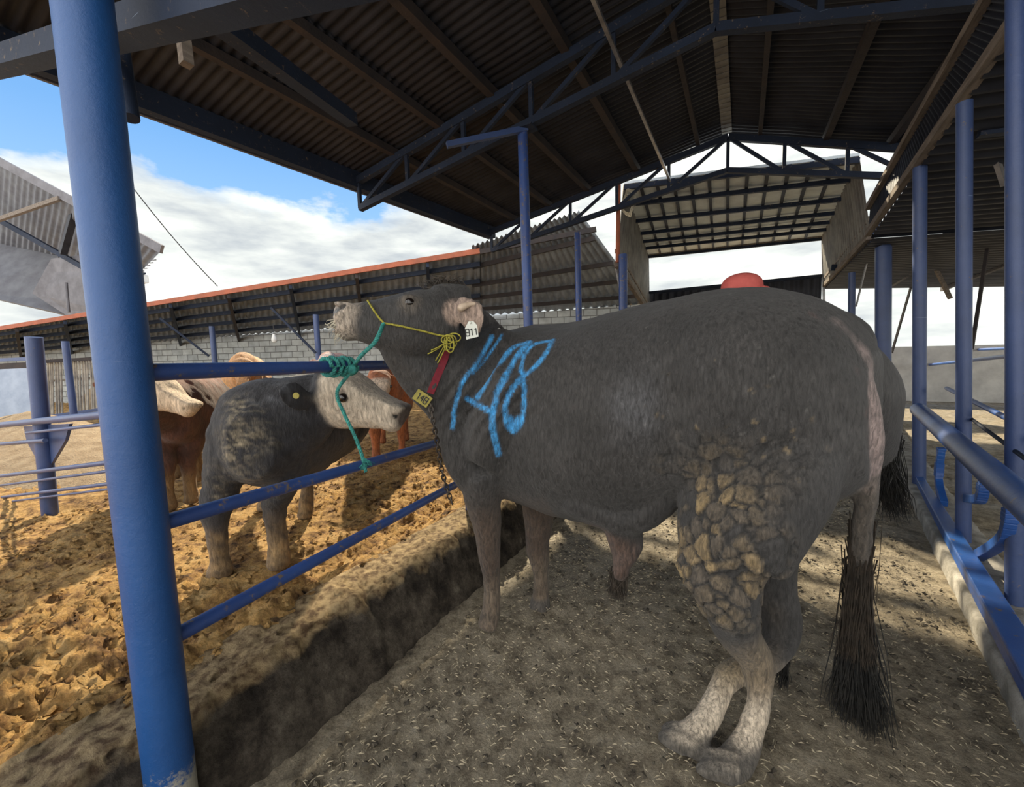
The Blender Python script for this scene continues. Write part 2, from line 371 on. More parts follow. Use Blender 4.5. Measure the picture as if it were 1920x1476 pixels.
# loose chopped straw trodden into the aisle, and dung crumbs in the pen (uncountable)
def litter(name, n, xr, yr, zf, size, m, label, seed, kindn):
    r = np.random.default_rng(seed); mb = MB()
    YY = yr[0]+(yr[1]-yr[0])*r.random(n)**1.7; XX = xr[0]+(xr[1]-xr[0])*r.random(n); ZZ = zf(XX, YY)
    for x, y, z in zip(XX, YY, ZZ):
        if kindn == 's':
            a = r.uniform(0, 2*pi); ln = size*r.uniform(.4, 1.6); d = A(cos(a), sin(a), r.uniform(-.12, .25))*ln; w_ = .0005+.0007*r.random()
            c = A(x, y, z+.004); sd_ = A(-sin(a), cos(a), 0)*w_; mid = c+A(0, 0, .003)
            mb.add([c-d/2-sd_, c-d/2+sd_, c+d/2+sd_*.6, c+d/2-sd_*.6, mid+A(0, 0, .002)], [(0, 1, 4), (1, 2, 4), (2, 3, 4), (3, 0, 4), (3, 2, 1, 0)])
        else:
            s_ = size*r.uniform(.35, 1.5); c = A(x, y, z+s_*.15); q = r.normal(0, 1, (6, 3)); dirs = np.array([[1, 0, 0], [-1, 0, 0], [0, 1, 0], [0, -1, 0], [0, 0, 1], [0, 0, -1.]])
            v = c+(dirs+q*.25)*s_*A(1, 1, .6); mb.add(v, [(0, 2, 4), (2, 1, 4), (1, 3, 4), (3, 0, 4), (2, 0, 5), (1, 2, 5), (3, 1, 5), (0, 3, 5)])
    o = mb.build(name, m, smooth=False); tag(o, label, 'litter', kind='stuff'); return o
fz = lambda x, y: 0*x
litter('straw_litter', 15000, (-1.25, 1.0), (.25, 5.5), fz, .017, 'straw', 'chopped straw scattered over the aisle floor', 101, 's')
litter('dung_crumbs', 2600, (-1.25, 1.0), (.3, 5.0), fz, .010, 'dark_dung', 'dark dung crumbs scattered over the aisle floor', 102, 'c')
pz = penheight
litter('mud_clods', 6500, (-5.0, -1.6), (-.4, 4.5), pz, .015, 'pen_earth', 'crumbly clods lying on the pen ground', 103, 'c')

# kerb wall between aisle and pen: rough worn concrete
ys = np.concatenate([np.arange(-1.5, 3.5, .02), np.arange(3.5, 10, .06)]); prof = []
tt = np.linspace(0, 1, 34)
Xc = np.zeros((len(ys), len(tt))); Zc = np.zeros_like(Xc); Yc = np.repeat(ys[:, None], len(tt), 1)
for j, t_ in enumerate(tt):
    # profile: base aisle side -> up -> top -> down on the pen side
    if t_ < .5: u = t_/.5; x = -1.34-.14*u**1.3; z = -.05+.32*u
    elif t_ < .62: u = (t_-.5)/.12; x = -1.48-.05*u; z = .27+.02*sin(u*pi/2)
    elif t_ < .86: u = (t_-.62)/.24; x = -1.53-.22*u; z = .29
    else: u = (t_-.86)/.14; x = -1.75-.06*u; z = .29-.35*u
    Xc[:, j] = x; Zc[:, j] = z
S = fbm(Yc, Zc*1.0+Xc, 3.0, 5, 51, .6); S2 = fbm(Yc, Zc*1.5+Xc*1.5, 12, 5, 52, .65)
edge = np.exp(-((tt-.5)/.13)**2)[None, :]
S3 = fbm(Yc, Zc*2+Xc*2, 26, 4, 54, .7)
Xc += (.016*S+.014*S2+.007*S3)*(1+.5*edge); Zc += (.020*S+.014*S2+.008*S3)*np.clip(tt*2, 0, 1)[None, :] - edge*.07*np.clip(fbm(Yc, Yc*0, 1.3, 4, 58), 0, 1)
o = gridmesh('kerb_wall', Xc, Yc, Zc, 'curb_concrete'); tag(o, 'worn dirty concrete kerb wall between the aisle and the pen', kind='structure')
o.name = 'trim_1'

# right kerb
kA = A(.90, 2.2, 0); kB = A(1.38, 5.2, 0); kd = (kB-kA)/np.linalg.norm(kB-kA); kn = A(kd[1], -kd[0], 0)
mb = MB(); k0 = kA-kd*3.5; k1 = kA+kd*9
ss = np.linspace(0, 12.5, 400); tt = np.array([(0, -.05), (0.0, .0), (.005, .07), (.015, .085), (.06, .088), (.12, .088), (.20, .088), (.26, .085), (.27, -.05)])
Xc = k0[0]+kd[0]*ss[:, None]+kn[0]*tt[None, :, 0]; Yc = k0[1]+kd[1]*ss[:, None]+kn[1]*tt[None, :, 0]
nn = fbm(ss[:, None]+tt[None, :, 0]*3, ss[:, None]*0+tt[None, :, 1]*5, 5, 4, 61)
Zc = tt[None, :, 1]+0*ss[:, None]+.010*nn*(tt[None, :, 1] > .05); Xc = Xc+.010*nn; 
o = gridmesh('trim_2', Xc, Yc, Zc, 'kerb_concrete'); tag(o, 'low pale concrete kerb under the blue feed barrier', kind='structure')

# ------------------------------------------------------------------ main shed roof
E2 = A(-4.25, 7, 3.71); E1 = G(250, 185, 3.60); ed = (E2-E1)/(E2[1]-E1[1]); YN = .15; YB = 7.0
eave = lambda y: E2+ed*(y-7)
RX, RZ = -.23, 4.36; VX, VZ = 1.81, 3.68
def roof_z(x, y):
    e = eave(y)
    return np.where(x < RX, e[2]+(RZ-e[2])*(x-e[0])/(RX-e[0]), RZ+(VZ-RZ)*(x-RX)/(VX-RX))
def corr_sheet(name, c00, c10, c01, c11, m, period=.09, amp=.012, nu=3, parent=None, ppw=6, thick=None):
    """corrugated sheet: corners c00->c10 along ridges, c00->c01 across them"""
    c00, c10, c01, c11 = map(lambda q: A(*q), (c00, c10, c01, c11))
    ln = (np.linalg.norm(c01-c00)+np.linalg.norm(c11-c10))/2; n = max(6, int(ln/period*ppw))
    v = np.linspace(0, 1, n+1)[:, None]; u = np.linspace(0, 1, nu+1)[None, :]
    nrm = np.cross(c10-c00, c01-c00); nrm /= np.linalg.norm(nrm)
    Pn = (1-v)[..., None]*(1-u)[..., None]*c00+(1-v)[..., None]*u[..., None]*c10+v[..., None]*(1-u)[..., None]*c01+v[..., None]*u[..., None]*c11
    wv = amp*np.sin(2*pi*v*ln/period)*np.ones_like(u)
    wv = wv+.006*np.sin(v*ln*1.3+u*7)
    Pn = Pn+wv[..., None]*nrm
    return gridmesh(name, Pn[..., 0], Pn[..., 1], Pn[..., 2], m, parent)
sh = empty('shed_roof', (RX, 3.5, 4.3)); tag(sh, 'dark corrugated gable roof of the cattle shed over the aisle', 'roof'); sh['_o'] = (RX, 3.5, 4.3)
yn = -.6
# sheet rows with lap joints: left slope three rows, right slope two
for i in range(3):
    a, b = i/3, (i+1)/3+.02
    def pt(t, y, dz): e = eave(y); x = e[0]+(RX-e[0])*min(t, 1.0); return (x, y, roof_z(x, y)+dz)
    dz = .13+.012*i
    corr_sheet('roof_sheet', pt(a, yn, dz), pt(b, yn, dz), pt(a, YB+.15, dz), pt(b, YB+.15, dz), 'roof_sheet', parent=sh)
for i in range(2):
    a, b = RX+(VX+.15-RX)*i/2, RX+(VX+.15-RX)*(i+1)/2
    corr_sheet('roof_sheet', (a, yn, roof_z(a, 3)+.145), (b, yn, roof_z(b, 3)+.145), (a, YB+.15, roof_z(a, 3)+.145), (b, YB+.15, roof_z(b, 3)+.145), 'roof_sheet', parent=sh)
# translucent skylight strip along the ridge (grey ribbed strip seen from below)
mb = MB()
for k in range(140):
    y = yn+k*.055
    if y > YB: break
    mb.box((RX-.02, y, RZ+.105+.006*(k % 2)), .13, .05, .012)
mb.build('ridge_strip', 'grey_side_sheet', sh)
# purlins
def zP(x, y): return float(roof_z(x, y))
for k, (xn, xf, wd) in enumerate([(-3.75, -3.7, .07), (-3.05, -3.0, .07), (-2.35, -2.3, .08), (-1.5, -1.5, .08), (-.62, -.62, .05), (.16, .16, .05), (.95, .9, .07), (1.6, 1.55, .07)]):
    MB().bar((xn, yn, zP(xn, yn)+.08), (xf, YB, zP(xf, YB)+.08), wd, wd*1.2).build('purlin', 'rust_steel', sh)
e0, e1 = eave(yn), eave(YB+.1)
mb = MB(); mb.bar(e0+A(0, 0, .03), e1+A(0, 0, .03), .09, .20); mb.build('eave_beam', 'dark_steel', sh)
mb = MB(); mb.bar(e0+A(-.10, 0, .05), e1+A(-.10, 0, .05), .03, .24); mb.build('fascia', 'fascia_metal', sh)
MB().bar((-1.0, yn, 3.95), (-1.0, 6.9, 3.93), .03, .03).build('conduit', 'bright_steel', sh)

# trusses: scissor trusses carried by the blue posts
def truss(y, label, x0=None, full=True, mtop='dark_steel', tz=(.30, .36), th=.07):
    e = eave(y); x0 = e[0] if x0 is None else x0
    t = empty('roof_truss', (RX, y, 3.8)); tag(t, label, 'truss', 'steel trusses under the shed roof')
    top = lambda x: zP(x, y)+.01; bot = lambda x: zP(x, y)-.34-.10*(1-abs(x-RX)/4.2)
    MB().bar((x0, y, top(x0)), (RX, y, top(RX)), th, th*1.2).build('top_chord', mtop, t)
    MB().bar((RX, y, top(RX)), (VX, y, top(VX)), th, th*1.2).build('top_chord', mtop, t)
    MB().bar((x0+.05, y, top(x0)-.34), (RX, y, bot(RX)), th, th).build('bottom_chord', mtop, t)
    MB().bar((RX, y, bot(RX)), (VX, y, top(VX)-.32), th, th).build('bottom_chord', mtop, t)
    xs_ = np.linspace(x0+.05, RX, 6); 
    def web(a, b, za, zb): MB().bar((a, y, za), (b, y, zb), th*.55, th*.6).build('web_member', mtop, t)
    zb = lambda x: (top(x0)-.34+(bot(RX)-top(x0)+.34)*(x-x0-.05)/(RX-x0-.05)) if x < RX else (bot(RX)+(top(VX)-.32-bot(RX))*(x-RX)/(VX-RX))
    for i, x in enumerate(xs_):
        web(x, x, top(x), zb(x))
        if i < 5: web(x, xs_[i+1], zb(x), top(xs_[i+1]))
    for i, x in enumerate(np.linspace(RX, VX, 4)[1:]):
        web(x, x, top(x), zb(x)); xp = np.linspace(RX, VX, 4)[i]; web(xp, x, top(xp), zb(x))
    return t
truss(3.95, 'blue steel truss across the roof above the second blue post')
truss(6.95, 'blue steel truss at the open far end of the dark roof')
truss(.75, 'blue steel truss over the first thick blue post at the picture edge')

# ------------------------------------------------------------------ fence posts of the aisle
p1t = PX(155, 0, -1.40); p1b = PX(322, 1476, -1.40); dd = (p1t-p1b)/np.linalg.norm(p1t-p1b)
pb = p1b-dd*(p1b[2]/dd[2]); pt_ = pb+dd*3.4
post1 = MB().tube([pb, pb+dd*1, pb+dd*2, pt_], .0575, 40).build('steel_post', 'blue_post', smooth=True)
tag(post1, 'thick near blue tube post standing in front of the pen rails', 'post')
c = P(980, 262, 4.15); b_ = A(c[0]+.035, c[1]-.02, .0)
q = MB().tube([b_, (c[0], c[1], 3.62)], .050, 24).build('steel_post', 'blue_rail', smooth=True); tag(q, 'slim blue post rising to the roof truss above the bull neck', 'post')
MB().box((c[0], c[1], 3.60), .26, .16, .02).build('head_plate', 'dark_steel', q)
# horizontal strut beside the head of that post
MB().bar((c[0]+.05, c[1], 3.60), P(838, 272, 3.9), .05, .05).build('strut', 'blue_far', q)
c3 = P(1083, 436, 7.4); q = MB().tube([(c3[0], c3[1], .05), (c3[0], c3[1], c3[2])], .055, 20).build('steel_post', 'blue_rail', smooth=True)
tag(q, 'thin blue post under the right end of the long lean-to roof', 'post')

# top-left blue side beam, hanging pipe stub and timber stub
a, b = PY(-60, 133, .62), PY(1300, -235, .62)
bm = MB().bar(a, b, .075, .075).build('roof_beam', 'dark_steel'); tag(bm, 'dark blue beam welded across behind the top of the near post', 'beam')
a, b = P(222, 60, 1.48), P(245, 222, 1.45)
q = MB().tube([a, b], .026, 16).build('pipe_stub', 'dark_steel', smooth=True); tag(q, 'short dark pipe stub hanging beside the near blue post', 'pipe')
a, b = P(338, 20, 2.2), P(350, 122, 2.2)
q = MB().bar(a, b, .05, .05).build('timber_stub', 'old_timber'); tag(q, 'short brown timber offcut hanging from the roof edge', 'timber')
a, b = P(300, -40, 2.0), P(660, 225, 3.6)
q = MB().bar(a, b, .10, .10).build('roof_beam', 'dark_steel'); tag(q, 'long dark beam running away under the left roof slope', 'beam')

# rails of the pen fence (tubes between post 1 and the far post)
fa = lambda x, y: PX(x, y, -1.41)
far_x = -1.78
rt = MB().tube([fa(262, 699), PX(1000, 676, -1.95)], .0245, 18).build('fence_rail', 'blue_rail', smooth=True); tag(rt, "top blue tube rail of the pen fence with the green rope knot", "rail")
r2 = MB().tube([fa(292, 985), PX(905, 806, -1.62)], .0225, 18).build('fence_rail', 'blue_rail', smooth=True); tag(r2, 'middle blue tube rail of the pen fence below the rope end', 'rail')
r3 = MB().tube([fa(318, 1199), PX(905, 881, -1.66)], .0225, 18).build('fence_rail', 'blue_rail', smooth=True); tag(r3, 'lowest blue tube rail of the pen fence just over the kerb wall', 'rail')
# end post hidden behind the bull where the rails stop
q = MB().tube([(-1.66, 2.35, .2), (-1.66, 2.35, 1.36)], .04, 16).build('fence_post', 'blue_rail', smooth=True); tag(q, 'blue fence post behind the bull shoulder holding the far rail ends', 'post')

# ------------------------------------------------------------------ valance on the right side
vl = empty('valance', (1.6, 5, 3.3)); tag(vl, 'narrow corrugated valance between two timber rails along the right roof edge', 'valance')
un, uf = G(1846, 20, 3.45), PY(1632, 389, 7.2); ln_, lf = G(1922, 30, 3.02), PY(1632, 438, 7.2)
un = un-(uf-un)*1.2; ln_ = ln_-(lf-ln_)*1.2
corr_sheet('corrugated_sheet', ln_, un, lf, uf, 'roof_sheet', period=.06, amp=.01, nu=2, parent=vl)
MB().bar(un+A(-.03, 0, 0), uf+A(-.03, 0, 0), .05, .06).build('timber_rail', 'old_timber', vl)
MB().bar(ln_+A(-.03, 0, 0), lf+A(-.03, 0, 0), .06, .07).build('timber_rail', 'old_timber', vl)

# ------------------------------------------------------------------ far monitor: second roof over the aisle
YN2, YF2 = 7.4, 12.5
nlb, nrb, nlt, nrt = PY(1156, 492, YN2), PY(1632, 438, YN2), PY(1170, 345, YN2), PY(1612, 292, YN2)
flb, frb, flt, frt = PY(1217, 585, YF2), PY(1546, 533, YF2), PY(1215, 478, YF2), PY(1542, 443, YF2)
corr_sheet('wall_left', nlb, nlt, flb, flt, 'grey_side_sheet', period=.2, amp=.02, nu=2); o = bpy.data.objects['wall_left']; tag(o, 'ribbed side wall left of the far opening', kind='structure')
corr_sheet('wall_right', nrb, nrt, frb, frt, 'grey_side_sheet', period=.2, amp=.02, nu=2); o = bpy.data.objects['wall_right']; tag(o, 'ribbed side wall right of the far opening', kind='structure')
# soffit
mb = MB(); mb.add([nlt, nrt, frt, flt, nlt+A(0, 0, .04), nrt+A(0, 0, .04), frt+A(0, 0, .04), flt+A(0, 0, .04)], [(0, 1, 2, 3), (7, 6, 5, 4), (0, 4, 5, 1), (1, 5, 6, 2), (2, 6, 7, 3), (3, 7, 4, 0)])
o = mb.build('ceiling', 'soffit_panel'); tag(o, 'pale panelled underside of the far raised roof', kind='structure')
pf = empty('soffit_frame', (nlt+frt)/2-A(0, 0, .1), 'dark purlins and battens under the pale far roof panels', 'roof frame')
lerp = lambda a, b, t: a+(b-a)*t
for k, t_ in enumerate([.0, .16, .36, .54, .68, .81, 1.0]):
    a, b = lerp(nlt, flt, t_), lerp(nrt, frt, t_)
    MB().bar(a-A(0, 0, .06), b-A(0, 0, .06), .06, .07).build('purlin', 'dark_steel', pf)
for k in range(1, 12):
    a, b = lerp(nlt, nrt, k/12), lerp(flt, frt, k/12)
    MB().bar(a-A(0, 0, .015), b-A(0, 0, .015), .05, .03).build('batten', 'dark_steel', pf)
# frame of the far opening
fo = empty('opening_frame', (flb+frb)/2, 'pale frame around the bright far opening of the shed', 'frame')
MB().bar(flt, frt, .08, .06).build('head_rail', 'old_timber', fo)
MB().bar(flb+A(0, 0, -.2), flt, .05, .05).build('side_post', 'bright_steel', fo); MB().bar(frb+A(0, 0, -.4), frt, .05, .05).build('side_post', 'bright_steel', fo)
sl, sr = PY(1217, 549, YF2), PY(1542, 517, YF2)
MB().bar(sl, sr, .08, .07).build('sill_rail', 'dark_steel', fo)
mb = MB(); 
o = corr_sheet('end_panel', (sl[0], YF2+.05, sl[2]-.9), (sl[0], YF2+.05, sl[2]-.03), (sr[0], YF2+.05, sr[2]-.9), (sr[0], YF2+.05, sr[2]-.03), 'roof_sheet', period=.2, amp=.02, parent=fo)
# lower timber rails under those walls
for a, b, lab in ((nlb, flb, 'weathered timber rail under the left wall of the far opening'), (nrb, frb, 'weathered timber rail under the right wall of the far opening')):
    o = MB().bar(a-A(0, 0, .03), b-A(0, 0, .03), .08, .09).build('timber_rail', 'old_timber'); tag(o, lab, 'rail')
    o = MB().bar(a+A(0, 0, .20), b+A(0, 0, .14), .06, .06).build('timber_rail', 'old_timber'); tag(o, lab.replace('under', 'on').replace('weathered', 'upper dark'), 'rail')
# orange pipe with hanging cable coil
a = PY(1160, 350, 7.2); b = PY(1158, 492, 7.2); a = a+(a-b)*.25
o = MB().tube([a, b], .035, 14).build('corner_pipe', 'orange_steel', smooth=True); tag(o, 'rusty orange upright at the left corner of the far roof', 'pipe')
mb = MB(); cc_ = PY(1179, 380, 7.10)
for k in range(8):
    rx, rz = .07+.05*random.random(), .17+.06*random.random(); ph = random.random()
    mb.tube([cc_+A(rx*cos(t)+.02*sin(3*t+ph), (.012*k-.05), rz*sin(t)) for t in np.linspace(0, 2*pi, 28)], .0055, 6, False)
o = mb.build('cable_coil', 'cream_cable', smooth=True); tag(o, 'coil of cream cable hanging on the orange upright', 'cable')
# blue strut post at the left end of that wall
a = P(1168, 500, 7.0); b = A(a[0], a[1], 0.05)
o = MB().tube([b, a+A(0, 0, .2)], .07, 14).build('steel_post', 'blue_rail', smooth=True); tag(o, 'blue post below the orange upright at the far end', 'post')
o = MB().bar(P(1154, 497, 7.4), P(1172, 590, 7.6), .03, .03).build('brace_rod', 'bright_steel'); tag(o, 'thin bright rod leaning beside the blue far post', 'rod')

# ------------------------------------------------------------------ long lean-to across the far side of the pen
f0, f1 = P(-80, 626, 12.0), P(900, 467, 9.0); fdir = (f1-f0)/np.linalg.norm(f1-f0)
f2 = P(1118, 428, 8.5)
k0_, k1_ = P(-80, 672, 15.5), P(900, 592, 12.6)
k2_ = P(1212, 572, 12.3)
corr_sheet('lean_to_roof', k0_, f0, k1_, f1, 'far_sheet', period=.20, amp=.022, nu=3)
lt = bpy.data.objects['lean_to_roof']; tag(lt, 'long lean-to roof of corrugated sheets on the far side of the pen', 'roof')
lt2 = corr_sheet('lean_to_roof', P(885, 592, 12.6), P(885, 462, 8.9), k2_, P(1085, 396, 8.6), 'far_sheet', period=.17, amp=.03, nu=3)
tag(lt2, 'raised right end of the lean-to with deep grey corrugations', 'roof')
n_ = 9
for k, t_ in enumerate([.12, .34, .56, .78]):
    MB().bar(lerp(f0, k0_, t_)-A(0, 0, .10), lerp(f1, k1_, t_)-A(0, 0, .10), .08, .10).build('purlin', 'dark_steel', lt)
for k, t_ in enumerate([.18, .42, .62, .82]):
    MB().bar(lerp(P(885, 462, 8.9), P(885, 592, 12.6), t_)-A(0, 0, .10), lerp(P(1085, 396, 8.6), k2_, t_)-A(0, 0, .10), .07, .10).build('purlin', 'rust_steel', lt2)
MB().bar(f0-A(0, 0, .04), f1-A(0, 0, .04), .05, .11).build('fascia', 'orange_steel', lt)
MB().bar(f1-A(0, 0, .06), f2-A(0, 0, .02), .06, .10).build('front_beam', 'rust_steel', lt2)
for k in range(9):
    t_ = (k+.3)/9; MB().bar(lerp(f0, f1, t_)-A(0, 0, .16), lerp(k0_, k1_, t_)-A(0, 0, .16), .07, .10).build('rafter', 'rust_steel' if k % 2 else 'dark_steel', lt)
# back wall with block courses (UVs in metres/0.4)
def uvwall(name, p0, p1, z0a, z1a, z0b, z1b, m, sc=2.4, label=''):
    p0 = A(*p0); p1 = A(*p1); ln = np.linalg.norm((p1-p0)[:2]); th = A(0, .2, 0)
    v = [A(p0[0], p0[1], z0a), A(p1[0], p1[1], z0b), A(p1[0], p1[1], z1b), A(p0[0], p0[1], z1a)]
    me = bpy.data.meshes.new(name); me.from_pydata([tuple(q) for q in v]+[tuple(q+th) for q in v], [], [(0, 1, 2, 3), (7, 6, 5, 4), (0, 4, 5, 1), (1, 5, 6, 2), (2, 6, 7, 3), (3, 7, 4, 0)]); uv = me.uv_layers.new(name='uv')
    for lp in me.loops:
        q = me.vertices[lp.vertex_index].co; s_ = (Vector(q[:2])-Vector(p0[:2])).length; uv.data[lp.index].uv = (s_*sc, q[2]*sc)
    o = link(name, me, m, smooth=False); tag(o, label, kind='structure'); return o
uvwall('wall_back', k0_-A(0, .15, 0), k2_+A(.4, -.1, 0), 0, k0_[2]+.05, 0, k2_[2]+.02, 'block_wall', 2.6, 'pale concrete block wall behind the pen cattle')
# posts of the lean-to
for px_, y0_, y1_, d_, r_, lab in [(397, 612, 672, 11.5, .07, 'blue lean-to post seen over the top rail beside the grey steer'), (592, 590, 672, 10.3, .07, 'blue lean-to post behind the green rope knot'), (122, 640, 780, 7.0, .05, 'thin blue post beside the upright stick screen')]:
    t = P(px_, y0_, d_); o = MB().tube([(t[0], t[1], .1), (t[0], t[1], t[2])], r_, 14).build('steel_post', 'blue_far', smooth=True); tag(o, lab, 'post')
for a, b, lab in (((300, 597, 10.5), (392, 668, 11), 'thin dark diagonal brace left under the lean-to'), ((508, 577, 10), (592, 662, 10.2), 'thin dark diagonal brace right under the lean-to')):
    o = MB().bar(P(*a), P(*b), .05, .05).build('brace', 'dark_steel'); tag(o, lab, 'brace')
# hanging bulb under the lean-to
c = P(514, 634, 9.6); lb = empty('light_bulb', c, 'white bulb hanging under the lean-to above the red backs', 'lamp')
MB().tube([c+A(0, 0, .02), c+A(0, 0, .34)], .008, 6).build('cord', 'wire', lb)
MB().tube([c+A(0, 0, z) for z in (-.10, -.09, -.05, 0, .05, .09)], [.01, .045, .062, .055, .035, .03], 14).build('bulb', 'lamp_white', lb, True)

# ------------------------------------------------------------------ tall barn at upper left
def quad(name, pts, m, parent=None, th=.04, nz=None):
    pts = [A(*p) for p in pts]; n = np.cross(pts[1]-pts[0], pts[2]-pts[0]); n /= np.linalg.norm(n)
    k = len(pts); mb = MB(); mb.add(pts+[p+n*th for p in pts], [tuple(range(k)), tuple(range(k, 2*k))[::-1]]+[(i, (i+1) % k, (i+1) % k+k, i+k) for i in range(k)])
    return mb.build(name, m, parent)
D0 = 15.0
bn = empty('tall_barn', P(100, 560, D0+1), 'tall grey barn roof seen from below above the lean-to at left', 'barn')
ra, rb = P(-120, 240, D0+1.5), P(304, 470, D0-1)       # verge edge, going down right
rc, rd = P(-120, 430, D0+5), P(255, 520, D0+3)
corr_sheet('roof_sheet', ra, rc, rb, rd, 'barn_sheet', period=.35, amp=.03, nu=4, parent=bn)
MB().bar(ra+A(0, 0, .04), rb+A(0, 0, .04), .1, .28).build('verge_trim', 'fascia_metal', bn)
MB().bar(P(-40, 425, D0+1.5), P(112, 372, D0), .12, .14).build('rafter', 'old_timber', bn)
MB().bar(P(-60, 380, D0+2), P(190, 520, D0+1.5), .14, .18).build('rafter', 'dark_steel', bn)
MB().bar(P(140, 395, D0+.6), P(118, 475, D0+1.4), .2, .2).build('rafter', 'roof_sheet', bn)
quad('gable_panel', [P(60, 550, D0+1.9), P(96, 485, D0+1.9), P(250, 466, D0+1), P(268, 560, D0+1), P(268, 600, D0+1), P(130, 595, D0+1.9)], 'fascia_metal', bn, .1)
quad('lower_soffit', [P(-60, 548, D0+2.5), P(-60, 440, D0+4.8), P(110, 480, D0+3.5), P(80, 560, D0+2.5), P(132, 592, D0+2)], 'barn_sheet', bn, .1)
for k in range(6):
    t_ = k/5; a = P(258+28*(1-t_), 488+26*t_, D0-.6); MB().bar(a, a+A(.25, 0, -.02), .03, .03).build('sheet_end', 'fascia_metal', bn)
MB().tube([P(124, 530, D0+1.2), P(129, 586, D0+1.2)], .05, 8).build('downpipe', 'fascia_metal', bn)
c = P(268, 545, 13.5); fl = empty('flood_lamp', c-A(0, 0, .4), 'small floodlight on a pole above the lean-to roof edge', 'lamp')
MB().tube([c-A(0, 0, .55), c+A(0, 0, .28)], .06, 10).build('pole', 'fascia_metal', fl, True)
MB().box(c+A(-.02, 0, .36), .42, .25, .26).build('lamp_head', 'lamp_white', fl, bevel=.03)
MB().bar(c+A(-.45, 0, .50), c+A(.25, 0, .52), .06, .05).build('arm', 'dark_steel', fl)
a, b = P(226, 322, 9.0), P(408, 537, 10.4)
o = MB().tube([lerp(a, b, t)-A(0, 0, .10*sin(pi*t)) for t in np.linspace(0, 1, 16)], .011, 6).build('power_line', 'wire', smooth=True); tag(o, 'thin dark overhead wire crossing the cloudy sky', 'wire')

# ------------------------------------------------------------------ left feed rack with rails
c = G(95, 972, .12); ypl = c[1]
ptop = PY(63, 632, ypl)
fp = empty('rack_post', c, 'blue rack post with a wide gusset plate at the far left', 'post')
MB().tube([c, ptop], .052, 18).build('tube', 'blue_far', fp, True)
quad('gusset_plate', [PY(44, 800, ypl+.02), PY(130, 795, ypl+.02), PY(122, 826, ypl+.02), PY(96, 870, ypl+.02), PY(72, 868, ypl+.02), PY(50, 828, ypl+.02)], 'blue_far', fp, .02)
for k, (a, b, r_, lab) in enumerate([((-40, 801), (215, 776), .026, 'uppermost blue rail of the left rack'), ((-40, 836), (85, 826), .016, 'short blue rail ending at the gusset plate'), ((50, 812), (215, 794), .012, 'thin blue rail just above the gusset plate'), ((-40, 898), (215, 866), .016, 'blue rack rail below the gusset plate'), ((-40, 916), (215, 882), .010, 'thin blue rack rail third from the ground'), ((-40, 938), (215, 906), .012, 'thin blue rack rail second from the ground'), ((-40, 948), (215, 916), .008, 'lowest thin blue rack rail close to the ground')]):
    o = MB().tube([PY(*a, ypl-.06), PY(*b, ypl-.06)], r_, 10).build('rack_rail', 'blue_far', smooth=True); tag(o, lab, 'rail')
# wall of blue sheets, stick screen, feed heaps, shelf board
quad('wall_panel', [P(-60, 900, 9), P(80, 900, 9), P(84, 690, 9), P(-60, 694, 9)], 'blue_wall', None, .05); o = bpy.data.objects['wall_panel']; tag(o, 'pale blue sheet panel behind the left rack', 'panel')
ss_ = empty('stick_screen', P(140, 800, 8.2), 'screen of upright grey sticks between the blue posts', 'screen')
for k in range(26):
    x = 86+k*5.0+random.uniform(-1, 1)
    if 121 < x < 128: continue
    MB().tube([P(x-2, 674+random.uniform(-3, 3), 8.2), P(x+random.uniform(-1, 3), 778 if x < 130 else 775, 8.2)], .017, 6).build('stick', 'stick', ss_, True)
MB().bar(P(84, 715, 8.25), P(215, 706, 8.25), .03, .04).build('cross_rail', 'stick', ss_); MB().bar(P(84, 678, 8.15), P(215, 670, 8.15), .05, .06).build('cross_rail', 'rust_steel', ss_)
o = MB().bar(P(85, 782, 7.6), P(215, 764, 7.6), .35, .05).build('feed_shelf', 'blue_far'); tag(o, 'grey blue shelf board under the stick screen', 'shelf')
o = MB().bar(P(-60, 690, 7.6), P(70, 684, 7.4), .08, .1).build('trough_rail', 'rust_steel'); tag(o, 'rusty rail in front of the blue panel', 'rail')
o = MB().bar(P(-60, 678, 7.8), P(70, 672, 7.6), .06, .06).build('trough_rail', 'blue_far'); tag(o, 'blue rail over the rusty rail at far left', 'rail')
def heap(name, c, rx, ry, h, label, seed=0, m='dry_feed', pw=1.0):
    r_ = np.linspace(0, 1, 26)[:, None]; t = np.linspace(0, 2*pi, 64)[None, :]
    X = c[0]+rx*r_*np.cos(t); Y = c[1]+ry*r_*np.sin(t); Z = c[2]+h*np.clip(1-r_**pw, 0, 1)+0*t+.05*h*fbm(X, Y, 3, 4, seed)-.03
    Z = Z*(r_ < 1)+(c[2]-.3)*(r_ >= 1)
    o = gridmesh(name, X, Y, Z, m); tag(o, label, 'feed heap', kind='stuff'); return o
c = P(70, 905, 6.2); c[2] = .12; heap('feed_heap', c, 3.9, 1.35, .66, 'broad sandy heap of dry feed behind the left rack', 3, pw=1.2)
c = P(215, 800, 10.8); c[2] = .12; heap('feed_heap', c, 2.2, .8, 1.2, 'pointed pale feed heap behind the stick screen', 9)

